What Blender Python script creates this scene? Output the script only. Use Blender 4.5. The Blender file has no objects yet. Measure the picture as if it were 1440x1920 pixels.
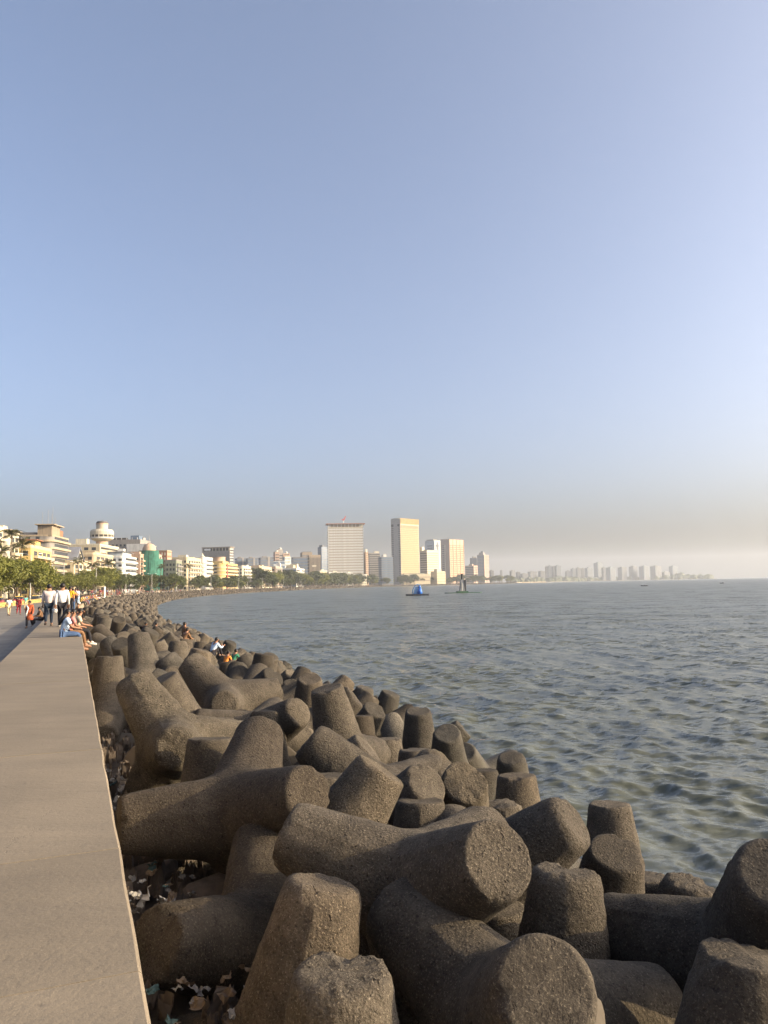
import bpy, bmesh, math, random
import numpy as np
from mathutils import Vector, Matrix, Euler, noise as mnoise

SC = bpy.context.scene
COL = SC.collection
R = math.radians

# ------------------------------------------------------------------ camera, sky, sun, exposure
cam_d = bpy.data.cameras.new('camera')
cam_d.sensor_fit = 'VERTICAL'
cam_d.sensor_height = 36.0
cam_d.lens = 27.0
cam_d.clip_start = 0.05
cam_d.clip_end = 40000
cam = bpy.data.objects.new('camera', cam_d)
COL.objects.link(cam)
PITCH, ROLL = R(5.382), R(1.1286)
cam.matrix_world = (Matrix.Translation((0, 0, 5.0)) @ Matrix.Rotation(R(90) + PITCH, 4, 'X') @ Matrix.Rotation(-ROLL, 4, 'Z'))
SC.camera = cam

SUN_AZ, SUN_EL = R(96), R(17.5)          # azimuth clockwise from +Y
world = bpy.data.worlds.new('World')
SC.world = world
world.use_nodes = True
wn = world.node_tree
wn.nodes.clear()
sky = wn.nodes.new('ShaderNodeTexSky')
sky.sky_type = 'NISHITA'
sky.sun_disc = False
sky.sun_elevation = SUN_EL
sky.sun_rotation = SUN_AZ
sky.altitude = 0
sky.air_density = 0.6
sky.dust_density = 7.0
sky.ozone_density = 1.4
bg = wn.nodes.new('ShaderNodeBackground')
bg.inputs['Strength'].default_value = 0.15
wo = wn.nodes.new('ShaderNodeOutputWorld')
hs = wn.nodes.new('ShaderNodeHueSaturation')
hs.inputs['Saturation'].default_value = 0.92
wn.links.new(sky.outputs[0], hs.inputs['Color'])
wn.links.new(hs.outputs[0], bg.inputs[0])
wn.links.new(bg.outputs[0], wo.inputs[0])

sun_d = bpy.data.lights.new('sun', 'SUN')
sun_d.energy = 3.05
sun_d.angle = R(0.55)
sun_d.color = (1.0, 0.78, 0.47)
sun = bpy.data.objects.new('sun', sun_d)
COL.objects.link(sun)
sdir = Vector((math.sin(SUN_AZ) * math.cos(SUN_EL), math.cos(SUN_AZ) * math.cos(SUN_EL), math.sin(SUN_EL)))
sun.rotation_euler = sdir.to_track_quat('Z', 'Y').to_euler()
sun.location = (60, -20, 40)

vs = SC.view_settings
vs.view_transform = 'Standard'
vs.look = 'None'
vs.gamma = 1.0
vs.use_curve_mapping = False
vs.exposure = 1.36

cy = SC.cycles
cy.use_denoising = True
cy.max_bounces = 6
cy.diffuse_bounces = 3
cy.glossy_bounces = 3
cy.transmission_bounces = 3
cy.volume_bounces = 1
cy.transparent_max_bounces = 6
cy.sample_clamp_indirect = 6
cy.caustics_reflective = False
cy.caustics_refractive = False

# ------------------------------------------------------------------ helpers
def link(o, parent=None):
    COL.objects.link(o)
    if parent is not None:
        o.parent = parent
    return o

def obj(name, me, parent=None, loc=None, rot=None, scale=None):
    o = bpy.data.objects.new(name, me)
    if loc is not None: o.location = loc
    if rot is not None: o.rotation_euler = rot
    if scale is not None: o.scale = scale
    return link(o, parent)

def tag(o, label=None, cat=None, group=None, kind=None):
    if label: o['label'] = label
    if cat: o['category'] = cat
    if group: o['group'] = group
    if kind: o['kind'] = kind
    return o

def empty(name, loc=(0, 0, 0), rz=0.0):
    o = bpy.data.objects.new(name, None)
    o.empty_display_size = 0.3
    o.location = loc
    o.rotation_euler = (0, 0, rz)
    return link(o)

def copy_tree(o, parent=None):
    c = o.copy()
    COL.objects.link(c)
    if parent is not None: c.parent = parent
    for ch in o.children:
        copy_tree(ch, c)
    return c

class MB:
    """collects polygons of one mesh"""
    def __init__(s):
        s.v = []; s.f = []; s.m = []; s.mi = 0
    def add(s, vs_, fs):
        b = len(s.v)
        s.v.extend([tuple(p) for p in vs_])
        for f in fs:
            s.f.append(tuple(b + i for i in f)); s.m.append(s.mi)
    def box(s, x0, x1, y0, y1, z0, z1):
        s.add([(x0,y0,z0),(x1,y0,z0),(x1,y1,z0),(x0,y1,z0),(x0,y0,z1),(x1,y0,z1),(x1,y1,z1),(x0,y1,z1)],
              [(0,3,2,1),(4,5,6,7),(0,1,5,4),(1,2,6,5),(2,3,7,6),(3,0,4,7)])
    def obox(s, c, ax, ay, az):
        c, ax, ay, az = map(Vector, (c, ax, ay, az))
        P = [c+i*ax+j*ay+k*az for k in (-1,1) for j in (-1,1) for i in (-1,1)]
        s.add(P, [(0,2,3,1),(4,5,7,6),(0,1,5,4),(1,3,7,5),(3,2,6,7),(2,0,4,6)])
    def prism(s, poly, z0, z1):
        n = len(poly)
        s.add([(p[0],p[1],z0) for p in poly] + [(p[0],p[1],z1) for p in poly],
              [tuple(range(n-1,-1,-1)), tuple(range(n,2*n))] + [(i,(i+1)%n,n+(i+1)%n,n+i) for i in range(n)])
    def lathe(s, prof, n=16, c=(0,0,0)):
        b = []
        for r, z in prof:
            for k in range(n):
                a = 2*math.pi*k/n
                b.append((c[0]+r*math.cos(a), c[1]+r*math.sin(a), c[2]+z))
        fs = []
        for j in range(len(prof)-1):
            for k in range(n):
                k2 = (k+1) % n
                fs.append((j*n+k, j*n+k2, (j+1)*n+k2, (j+1)*n+k))
        fs.append(tuple(range(n-1,-1,-1))); fs.append(tuple((len(prof)-1)*n+k for k in range(n)))
        s.add(b, fs)
    def tube(s, pts, rad, n=8, cap=True):
        pts = [Vector(p) for p in pts]
        up = Vector((0.13, 0.31, 0.94)); ring = []
        for i, p in enumerate(pts):
            d = (pts[min(i+1,len(pts)-1)] - pts[max(i-1,0)]).normalized()
            a = d.cross(up)
            if a.length < 1e-3: a = d.cross(Vector((1,0,0)))
            a.normalize(); b = d.cross(a)
            r = rad[i] if hasattr(rad,'__len__') else rad
            ring += [p + (a*math.cos(2*math.pi*k/n) + b*math.sin(2*math.pi*k/n))*r for k in range(n)]
        fs = []
        for j in range(len(pts)-1):
            for k in range(n):
                k2=(k+1)%n
                fs.append((j*n+k,(j+1)*n+k,(j+1)*n+k2,j*n+k2))
        if cap:
            fs.append(tuple(range(n))); fs.append(tuple((len(pts)-1)*n+k for k in range(n-1,-1,-1)))
        s.add(ring, fs)
    def ball(s, c, r, n=10, m=6):
        rx, ry, rz = r if hasattr(r,'__len__') else (r,r,r)
        prof = [(math.sin(math.pi*j/m), -math.cos(math.pi*j/m)) for j in range(m+1)]
        b=[]; fs=[]
        for q, z in prof:
            for k in range(n):
                a=2*math.pi*k/n
                b.append((c[0]+rx*max(q,1e-3)*math.cos(a), c[1]+ry*max(q,1e-3)*math.sin(a), c[2]+rz*z))
        for j in range(m):
            for k in range(n):
                k2=(k+1)%n
                fs.append((j*n+k,j*n+k2,(j+1)*n+k2,(j+1)*n+k))
        s.add(b,fs)
    def mesh(s, name, mats, smooth=False):
        me = bpy.data.meshes.new(name)
        me.from_pydata(s.v, [], s.f)
        for m in (mats if isinstance(mats,(list,tuple)) else [mats]): me.materials.append(m)
        if len(set(s.m)) > 1 or (s.m and s.m[0]): me.polygons.foreach_set('material_index', s.m)
        if smooth: me.polygons.foreach_set('use_smooth', [True]*len(s.f))
        me.update()
        return me
    def build(s, name, mats, parent=None, loc=None, rot=None, smooth=False):
        return obj(name, s.mesh(name, mats, smooth), parent, loc, rot)

_boxes = {}
def boxpart(name, x0, x1, y0, y1, z0, z1, m, parent):
    """a box as a part; alike boxes share their mesh"""
    k = (round(x1-x0,2), round(y1-y0,2), round(z1-z0,2), m.name, name)
    if k not in _boxes:
        b = MB(); b.box(0, x1-x0, 0, y1-y0, 0, z1-z0); _boxes[k] = b.mesh(name, m)
    return obj(name, _boxes[k], parent, (x0, y0, z0))

# ------------------------------------------------------------------ materials
def nodes_of(name):
    m = bpy.data.materials.new(name); m.use_nodes = True
    nt = m.node_tree
    return m, nt, nt.nodes['Principled BSDF'], nt.nodes['Material Output']

def N(nt, t, **kw):
    n = nt.nodes.new(t)
    for k, v in kw.items(): setattr(n, k, v)
    return n

def setin(n, **kw):
    for k, v in kw.items(): n.inputs[k.replace('_',' ')].default_value = v

def mixc(nt, fac, a, b, blend='MIX'):
    n = nt.nodes.new('ShaderNodeMix'); n.data_type = 'RGBA'; n.blend_type = blend
    for sock, val in ((n.inputs[0],fac),(n.inputs[6],a),(n.inputs[7],b)):
        if hasattr(val,'is_output'): nt.links.new(val, sock)
        elif isinstance(val,(int,float)): sock.default_value = val
        else: sock.default_value = (*val[:3],1)
    return n.outputs[2]

def ramp(nt, src, stops):
    n = nt.nodes.new('ShaderNodeValToRGB')
    e = n.color_ramp.elements
    while len(e) < len(stops): e.new(0.5)
    for i,(p,c) in enumerate(stops):
        e[i].position = p; e[i].color = (c,c,c,1) if isinstance(c,(int,float)) else (*c,1)
    nt.links.new(src, n.inputs[0])
    return n.outputs[0]

def noise(nt, vec, scale, detail=4, rough=0.55, dim='3D'):
    n = nt.nodes.new('ShaderNodeTexNoise'); n.noise_dimensions = dim
    n.inputs['Scale'].default_value = scale; n.inputs['Detail'].default_value = detail
    n.inputs['Roughness'].default_value = rough
    if vec is not None: nt.links.new(vec, n.inputs['Vector'])
    return n

def math_n(nt, op, a, b=None):
    n = nt.nodes.new('ShaderNodeMath'); n.operation = op
    for i, v in enumerate((a,b)):
        if v is None: continue
        if hasattr(v,'is_output'): nt.links.new(v, n.inputs[i])
        else: n.inputs[i].default_value = v
    return n.outputs[0]

def simple(name, col, rough=0.8, var=0.15, scale=1.2, spec=0.3, metal=0.0, bump=0.0, bscale=30, coord='Object', dirt=0.0):
    """paint, plaster, cloth: colour with uneven tone, optional grime and fine relief"""
    m, nt, p, out = nodes_of(name)
    tc = N(nt,'ShaderNodeTexCoord')
    vec = tc.outputs[coord]
    nz = noise(nt, vec, scale, 5)
    lo = tuple(c*(1-var) for c in col); hi = tuple(min(1,c*(1+var)) for c in col)
    c = mixc(nt, ramp(nt, nz.outputs[0], [(0.3,0),(0.7,1)]), lo, hi)
    if dirt:
        mp = N(nt,'ShaderNodeMapping'); nt.links.new(vec, mp.inputs[0]); mp.inputs['Scale'].default_value = (1.2,1.2,0.12)
        nz2 = noise(nt, mp.outputs[0], 1.0, 5)
        c = mixc(nt, math_n(nt,'MULTIPLY', ramp(nt, nz2.outputs[0], [(0.48,0),(0.72,1)]), dirt), c, tuple(k*0.45 for k in col))
    nt.links.new(c, p.inputs['Base Color'])
    setin(p, Roughness=rough, Metallic=metal); p.inputs['Specular IOR Level'].default_value = spec
    if bump:
        nb = noise(nt, vec, bscale, 3)
        b = N(nt,'ShaderNodeBump'); b.inputs['Strength'].default_value = bump; b.inputs['Distance'].default_value = 0.02
        nt.links.new(nb.outputs[0], b.inputs['Height']); nt.links.new(b.outputs[0], p.inputs['Normal'])
    return m

def tetra_material():
    m, nt, p, out = nodes_of('tetrapod_concrete')
    tc = N(nt,'ShaderNodeTexCoord'); oi = N(nt,'ShaderNodeObjectInfo'); geo = N(nt,'ShaderNodeNewGeometry')
    off = N(nt,'ShaderNodeVectorMath'); off.operation='ADD'
    comb = N(nt,'ShaderNodeCombineXYZ')
    k = math_n(nt,'MULTIPLY', oi.outputs['Random'], 57.0)
    for i in range(3): nt.links.new(k, comb.inputs[i])
    nt.links.new(tc.outputs['Object'], off.inputs[0]); nt.links.new(comb.outputs[0], off.inputs[1])
    v = off.outputs[0]
    big = noise(nt, v, 0.9, 4, 0.6); med = noise(nt, v, 5.0, 5, 0.65); fin = noise(nt, v, 38, 4, 0.7)
    base = mixc(nt, ramp(nt, big.outputs[0], [(0.32,0),(0.68,1)]), (0.056,0.048,0.039), (0.112,0.096,0.075))
    base = mixc(nt, ramp(nt, med.outputs[0], [(0.34,0),(0.66,1)]), mixc(nt,0.75,base,(0.040,0.034,0.027)), base)
    # exposed aggregate: dark pits and a few pale stones
    vor = N(nt,'ShaderNodeTexVoronoi'); vor.inputs['Scale'].default_value = 27; nt.links.new(v, vor.inputs['Vector'])
    spk = noise(nt, v, 60, 3, 0.65)
    base = mixc(nt, ramp(nt, spk.outputs[0], [(0.56,0),(0.70,0.85)]), base, (0.216,0.188,0.148))
    hole = noise(nt, v, 15, 3, 0.6)
    base = mixc(nt, ramp(nt, hole.outputs[0], [(0.27,0.9),(0.36,0)]), base, (0.022,0.018,0.015))
    base = mixc(nt, ramp(nt, fin.outputs[0], [(0.30,0.95),(0.49,0)]), base, (0.026,0.022,0.018))
    # each block its own tone, one also darkened for shade
    hsv = N(nt,'ShaderNodeHueSaturation')
    nt.links.new(base, hsv.inputs['Color'])
    nt.links.new(math_n(nt,'ADD', math_n(nt,'MULTIPLY', oi.outputs['Random'], 0.6), 0.66), hsv.inputs['Value'])
    base = mixc(nt, 1.0, hsv.outputs[0], oi.outputs['Color'], 'MULTIPLY')
    # wet, algae-dark foot in the tide zone (world height)
    sep = N(nt,'ShaderNodeSeparateXYZ'); nt.links.new(geo.outputs['Position'], sep.inputs[0])
    edge = noise(nt, geo.outputs['Position'], 1.3, 4)
    h = math_n(nt,'ADD', sep.outputs[2], math_n(nt,'MULTIPLY', edge.outputs[0], -0.9))
    wet = ramp(nt, math_n(nt,'MULTIPLY', math_n(nt,'ADD', h, 1.0), 0.5), [(0.50,1),(0.80,0)])
    base = mixc(nt, math_n(nt,'MULTIPLY', wet, 0.8), base, (0.035,0.030,0.020))
    nt.links.new(base, p.inputs['Base Color'])
    rg = N(nt,'ShaderNodeMix'); rg.data_type='FLOAT'; nt.links.new(wet, rg.inputs[0]); rg.inputs[2].default_value=0.93; rg.inputs[3].default_value=0.45
    nt.links.new(rg.outputs[0], p.inputs['Roughness']); p.inputs['Specular IOR Level'].default_value = 0.25
    # relief: pits, lumps; some blocks far more eroded than others
    em = noise(nt, v, 1.4, 3, 0.6)
    em_ = math_n(nt,'ADD', em.outputs[0], math_n(nt,'MULTIPLY', math_n(nt,'SUBTRACT', oi.outputs['Random'], 0.5), 0.35))
    er = ramp(nt, em_, [(0.36,0.42),(0.58,1.0)])
    hgt = math_n(nt,'ADD', math_n(nt,'MULTIPLY', med.outputs[0], 0.45), math_n(nt,'MULTIPLY', fin.outputs[0], 0.6))
    hgt = math_n(nt,'ADD', hgt, math_n(nt,'MULTIPLY', vor.outputs['Distance'], 0.18))
    hgt = math_n(nt,'ADD', hgt, math_n(nt,'MULTIPLY', spk.outputs[0], 0.22))
    hgt = math_n(nt,'ADD', hgt, math_n(nt,'MULTIPLY', ramp(nt, hole.outputs[0], [(0.27,0),(0.38,1)]), 0.45))
    b = N(nt,'ShaderNodeBump'); b.inputs['Distance'].default_value = 0.075
    nt.links.new(math_n(nt,'MULTIPLY', er, 1.0), b.inputs['Strength'])
    nt.links.new(hgt, b.inputs['Height']); nt.links.new(b.outputs[0], p.inputs['Normal'])
    return m

def coping_material():
    m, nt, p, out = nodes_of('coping_cement')
    geo = N(nt,'ShaderNodeNewGeometry'); oi = N(nt,'ShaderNodeObjectInfo')
    v = geo.outputs['Position']
    mp = N(nt,'ShaderNodeMapping'); nt.links.new(v, mp.inputs[0]); mp.inputs['Rotation'].default_value = (0,0,R(-22)); mp.inputs['Scale'].default_value = (0.8,3.2,1)
    big = noise(nt, v, 0.8, 5, 0.6); stk = noise(nt, mp.outputs[0], 1.2, 6, 0.68); fin = noise(nt, v, 30, 4, 0.65); grit = noise(nt, v, 160, 2, 0.5)
    c = mixc(nt, ramp(nt, big.outputs[0], [(0.3,0),(0.7,1)]), (0.153,0.126,0.092), (0.206,0.170,0.124))
    c = mixc(nt, ramp(nt, stk.outputs[0], [(0.34,0.45),(0.56,0)]), c, (0.134,0.112,0.085))
    c = mixc(nt, ramp(nt, fin.outputs[0], [(0.27,0.8),(0.40,0)]), c, (0.098,0.083,0.066))
    c = mixc(nt, ramp(nt, grit.outputs[0], [(0.60,0),(0.75,0.35)]), c, (0.372,0.322,0.246))
    vor = N(nt,'ShaderNodeTexVoronoi', feature='DISTANCE_TO_EDGE'); vor.inputs['Scale'].default_value = 0.45
    wv = N(nt,'ShaderNodeVectorMath'); wv.operation='ADD'
    wob = noise(nt, v, 2.2, 5, 0.7); nt.links.new(v, wv.inputs[0]); nt.links.new(wob.outputs['Color'], wv.inputs[1]); nt.links.new(wv.outputs[0], vor.inputs['Vector'])
    crk = math_n(nt,'MULTIPLY', ramp(nt, vor.outputs['Distance'], [(0.0,0.4),(0.004,0)]), ramp(nt, big.outputs[0], [(0.5,0),(0.6,1)]))
    c = mixc(nt, crk, c, (0.112,0.092,0.075))
    hsv = N(nt,'ShaderNodeHueSaturation'); nt.links.new(c, hsv.inputs['Color'])
    nt.links.new(math_n(nt,'ADD', math_n(nt,'MULTIPLY', oi.outputs['Random'], 0.10), 0.95), hsv.inputs['Value'])
    nt.links.new(hsv.outputs[0], p.inputs['Base Color'])
    setin(p, Roughness=0.82); p.inputs['Specular IOR Level'].default_value = 0.3
    b = N(nt,'ShaderNodeBump'); b.inputs['Strength'].default_value = 0.45; b.inputs['Distance'].default_value = 0.012
    hh = math_n(nt,'ADD', math_n(nt,'MULTIPLY', fin.outputs[0], 0.7), math_n(nt,'MULTIPLY', stk.outputs[0], 1.2))
    nt.links.new(math_n(nt,'SUBTRACT', hh, crk), b.inputs['Height']); nt.links.new(b.outputs[0], p.inputs['Normal'])
    return m

def water_material():
    m, nt, p, out = nodes_of('sea_water')
    geo = N(nt,'ShaderNodeNewGeometry')
    mp = N(nt,'ShaderNodeMapping'); nt.links.new(geo.outputs['Position'], mp.inputs[0])
    mp.inputs['Rotation'].default_value = (0,0,R(14)); mp.inputs['Scale'].default_value = (0.62,1.0,1.0)
    n1 = noise(nt, mp.outputs[0], 3.4, 5, 0.66); n2 = noise(nt, mp.outputs[0], 0.22, 4, 0.6); gust = noise(nt, geo.outputs['Position'], 0.012, 3, 0.6)
    def perturb(nz, k):
        s = N(nt,'ShaderNodeVectorMath'); s.operation='SUBTRACT'; nt.links.new(nz.outputs['Color'], s.inputs[0]); s.inputs[1].default_value=(0.5,0.5,0.5)
        q = N(nt,'ShaderNodeVectorMath'); q.operation='MULTIPLY'; nt.links.new(s.outputs[0], q.inputs[0]); q.inputs[1].default_value=(k*0.75,k,0)
        return q.outputs[0]
    a = N(nt,'ShaderNodeVectorMath'); a.operation='ADD'; nt.links.new(perturb(n1,1.0), a.inputs[0]); nt.links.new(perturb(n2,0.5), a.inputs[1])
    g = N(nt,'ShaderNodeVectorMath'); g.operation='SCALE'; nt.links.new(a.outputs[0], g.inputs[0])
    rip = N(nt,'ShaderNodeAttribute'); rip.attribute_name = 'ripple'
    nt.links.new(math_n(nt,'MULTIPLY', ramp(nt, gust.outputs[0], [(0.3,0.8),(0.7,1.1)]), math_n(nt,'ADD', math_n(nt,'MULTIPLY', rip.outputs['Fac'], 12.0), 0.8)), g.inputs['Scale'])
    ad = N(nt,'ShaderNodeVectorMath'); ad.operation='ADD'; nt.links.new(geo.outputs['Normal'], ad.inputs[0]); nt.links.new(g.outputs[0], ad.inputs[1])
    nm = N(nt,'ShaderNodeVectorMath'); nm.operation='NORMALIZE'; nt.links.new(ad.outputs[0], nm.inputs[0])
    nt.links.new(nm.outputs[0], p.inputs['Normal'])
    silt = noise(nt, geo.outputs['Position'], 0.05, 3)
    c = mixc(nt, silt.outputs[0], (0.058,0.063,0.046), (0.080,0.085,0.062))
    nt.links.new(c, p.inputs['Base Color'])
    nt.links.new(math_n(nt,'ADD', math_n(nt,'MULTIPLY', rip.outputs['Fac'], 0.95), 0.08), p.inputs['Roughness'])
    setin(p, IOR=1.333); p.inputs['Specular IOR Level'].default_value = 0.5
    return m

M = {}
M['tetra'] = tetra_material()
M['tetra_far'] = simple('distant_tetrapod_concrete', (0.076,0.064,0.050), 0.93, 0.45, 0.35, bump=0.9, bscale=4)
M['coping'] = coping_material()
M['water'] = water_material()
M['wallface'] = simple('sea_wall_plaster', (0.30,0.245,0.175), 0.9, 0.25, 0.8, bump=0.4, bscale=12, dirt=0.6)
M['step'] = simple('step_stone', (0.13,0.122,0.112), 0.85, 0.18, 1.5, bump=0.2)
M['pave'] = simple('promenade_paving', (0.17,0.155,0.135), 0.9, 0.22, 0.5, bump=0.25, bscale=40)
M['asphalt'] = simple('road_asphalt', (0.055,0.053,0.05), 0.9, 0.25, 0.4, bump=0.3, bscale=60)
M['earth'] = simple('ground_earth', (0.13,0.11,0.085), 0.95, 0.3, 0.05)
M['rock'] = simple('bed_rock', (0.06,0.05,0.042), 0.95, 0.45, 1.5, bump=0.8, bscale=9)
M['stone'] = simple('rubble_stone', (0.085,0.068,0.055), 0.92, 0.35, 3, bump=0.5, bscale=14)

# ------------------------------------------------------------------ the shore line: s metres along the sea wall, u metres inland
CP = [(22.5,-55),(12.42,-30),(6.36,-15),(0.3,0),(-7.78,20),(-15.86,40),(-22.96,57.5),(-33.2,84),(-46.8,123.5),(-63.5,177),(-83,247),
      (-108,369),(-126,520),(-129,640),(-126,790),(-117,995),(-92,1365),(-35,1640),(70,1880),(215,2140),(390,2420),(560,2690),(740,2960)]
def _curve():
    P = np.array(CP, float); out = []
    for i in range(1, len(P)-2):
        p0,p1,p2,p3 = P[i-1:i+3]; d = np.linalg.norm(p2-p1)
        m1 = (p2-p0)/np.linalg.norm(p2-p0)*d; m2 = (p3-p1)/np.linalg.norm(p3-p1)*d
        for t in np.linspace(0,1,max(2,int(d/2.5)),endpoint=False):
            out.append((2*t**3-3*t**2+1)*p1+(t**3-2*t**2+t)*m1+(-2*t**3+3*t**2)*p2+(t**3-t**2)*m2)
    out.append(P[-2]); return np.array(out)
PT = _curve()
SS = np.concatenate([[0],np.cumsum(np.linalg.norm(np.diff(PT,axis=0),axis=1))])
SS -= SS[np.argmin(np.hypot(PT[:,0]-0.3,PT[:,1]))]
S_MIN, S_MAX = float(SS[0])+1.5, float(SS[-1])-1.5
def shore(s, u=0.0):
    """x, y and tangent angle"""
    s = min(max(s, S_MIN), S_MAX)
    f = lambda q: (float(np.interp(q,SS,PT[:,0])), float(np.interp(q,SS,PT[:,1])))
    x,y = f(s); a = f(s-1.2); b = f(s+1.2)
    tx,ty = b[0]-a[0], b[1]-a[1]; n = math.hypot(tx,ty); tx/=n; ty/=n
    return x-ty*u, y+tx*u, math.atan2(ty,tx)

def stations(s0, s1, fine=1.5, grow=0.03):
    out=[s0]
    while out[-1] < s1:
        out.append(min(s1, out[-1]+max(fine, grow*max(0,out[-1]-60))))
    return out

def strip(name, prof, s0, s1, mat, parent=None, fine=1.5, grow=0.03, jitter=0.0, smooth=False, caps=True):
    """sweep a cross-section [(u,z),...] along the shore"""
    st = stations(s0, s1, fine, grow); n=len(prof); v=[]; f=[]
    for i,s in enumerate(st):
        for (u,z) in prof:
            w = 0.0
            if jitter: w = mnoise.noise(Vector((s*1.7,u*3.1,z*2.3)))*jitter
            x,y,_ = shore(s,u+w); v.append((x,y,z+ (mnoise.noise(Vector((s*0.9+40,u*2.7,3.3)))*jitter if jitter else 0)))
    for i in range(len(st)-1):
        for j in range(n-1):
            f.append((i*n+j,i*n+j+1,(i+1)*n+j+1,(i+1)*n+j))
    if caps:
        f.append(tuple(range(n-1,-1,-1))); f.append(tuple((len(st)-1)*n+j for j in range(n)))
    b=MB(); b.add(v,f)
    return b.build(name, mat, parent, smooth=smooth)

# ------------------------------------------------------------------ sea
def build_sea():
    rng = np.random.default_rng(7)
    r = [6.0]
    while r[-1] < 7500: r.append(r[-1]*1.0056+0.012)
    r = np.array(r)
    th = np.concatenate([np.arange(-1.25,-0.56,0.03), np.arange(-0.56,0.56,0.0031), np.arange(0.56,1.6,0.03)])
    TH,RR = np.meshgrid(th,r)
    X = RR*np.sin(TH); Y = RR*np.cos(TH)-2.0
    cell = np.maximum(RR*0.0056+0.012, RR*0.0031)
    Z = np.zeros_like(X); DX=np.zeros_like(X); DY=np.zeros_like(X)
    nw = 150
    lam = np.exp(rng.uniform(math.log(0.28), math.log(4.2), nw))
    wind = R(196)   # waves run towards the shore, obliquely
    ang = wind + rng.normal(0,0.62,nw)
    slope = 0.0285*np.where(lam>1.3,(1.3/lam)**0.85,1.0)
    amp = slope*lam/(2*math.pi)
    lost=np.zeros_like(X)
    for l,a,A in zip(lam,ang,amp):
        k = 2*math.pi/l; ph = rng.uniform(0,6.28)
        fade = np.clip((l/cell-2.4)/1.6,0,1)
        lost += (A*k)**2/2*(1-fade)**2
        arg = k*(X*math.cos(a)+Y*math.sin(a))+ph
        Z += A*fade*np.sin(arg); q=0.85*A*fade*np.cos(arg)
        DX += q*math.cos(a); DY += q*math.sin(a)
    X=X+DX; Y=Y+DY
    nr,nc = X.shape
    co = np.stack([X,Y,Z],-1).reshape(-1,3)
    idx = np.arange(nr*nc).reshape(nr,nc)
    q = np.stack([idx[:-1,:-1],idx[:-1,1:],idx[1:,1:],idx[1:,:-1]],-1).reshape(-1,4)
    # stay clear of the land: drop quads well inside the shore
    me = bpy.data.meshes.new('sea')
    cx = co[q].mean(1); wallx = np.interp(cx[:,1], PT[:,1], PT[:,0], left=40, right=600)
    keep = (cx[:,0] > wallx-3) | (cx[:,1] > 2600)
    q = q[keep][:, ::-1]
    me.vertices.add(len(co)); me.vertices.foreach_set('co', co.ravel())
    me.loops.add(q.size); me.loops.foreach_set('vertex_index', q.ravel())
    me.polygons.add(len(q)); me.polygons.foreach_set('loop_start', np.arange(0,q.size,4)); me.polygons.foreach_set('loop_total', np.full(len(q),4))
    me.polygons.foreach_set('use_smooth', np.ones(len(q),bool))
    me.update(); me.validate()
    at = me.attributes.new('ripple','FLOAT','POINT'); at.data.foreach_set('value', np.sqrt(lost).ravel().astype(np.float32))
    me.materials.append(M['water'])
    return tag(obj('sea', me), kind='structure')
build_sea()

# ------------------------------------------------------------------ land: seawall, promenade, road, ground
Z_TOP, Z_PROM, Z_ROAD, W_WALL = 3.5, 2.75, 2.62, 1.73
tag(strip('promenade', [(11.6,Z_PROM),(1.6,Z_PROM)], -30, S_MAX, M['pave'], caps=False), kind='structure')
tag(strip('road', [(31,Z_ROAD),(11.4,Z_ROAD)], -30, S_MAX, M['asphalt'], caps=False), kind='structure')
tag(strip('kerb', [(11.78,Z_ROAD-0.1),(11.78,Z_PROM+0.02),(11.6,Z_PROM+0.02),(11.6,Z_PROM-0.1)], -30, S_MAX, M['step'], caps=False), kind='structure')
tag(strip('ground', [(340,2.9),(120,2.85),(31.2,2.8),(31.2,2.5)], -30, S_MAX, M['earth'], caps=False), kind='structure')
tag(strip('shore_bed', [(0.2,1.35),(-0.8,1.25),(-1.6,1.0),(-3.0,0.9),(-5.0,0.35),(-7.0,-0.45),(-9.0,-1.0),(-14,-2.6)], -30, S_MAX, M['rock'], fine=0.5, grow=0.02, jitter=0.32, caps=False), kind='structure')

seawall = empty('seawall', (*shore(0,0)[:2], 0))
tag(seawall, 'broad cement-topped sea wall curving along the promenade and the bay', 'sea wall')
def rel(o):            # built in world coordinates, parented without moving
    o.parent = seawall; o.matrix_parent_inverse = Matrix.Translation(seawall.location).inverted(); return o
def coping_prof(z):
    return [(W_WALL,z-0.17),(W_WALL,z-0.02),(W_WALL-0.02,z),(1.2,z+0.004),(0.6,z+0.004),(0.016,z),(0.002,z-0.012),(-0.004,z-0.05),(-0.004,z-0.17)]
s = -9.0; random.seed(4)
while s < 96:
    ln = random.choice([1.55,3.05,3.05,2.4])
    dz = random.uniform(-0.002,0.002)
    rel(strip('coping_slab', coping_prof(Z_TOP+dz), s, s+ln-0.012, M['coping'], fine=0.12, jitter=0.009))
    s += ln
rel(strip('coping_run', coping_prof(Z_TOP), s, S_MAX, M['coping'], fine=2.0))
rel(strip('wall_face', [(W_WALL-0.03,Z_PROM-0.2),(W_WALL-0.03,Z_TOP-0.16),(0.02,Z_TOP-0.16),(0.0,0.8)], -9, S_MAX, M['wallface'], fine=2.0, caps=False))
rel(strip('seat_step', [(W_WALL+0.62,Z_PROM-0.1),(W_WALL+0.62,Z_PROM+0.36),(W_WALL+0.6,Z_PROM+0.38),(W_WALL-0.02,Z_PROM+0.38)], -9, S_MAX, M['step'], fine=2.0, caps=False))

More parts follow.
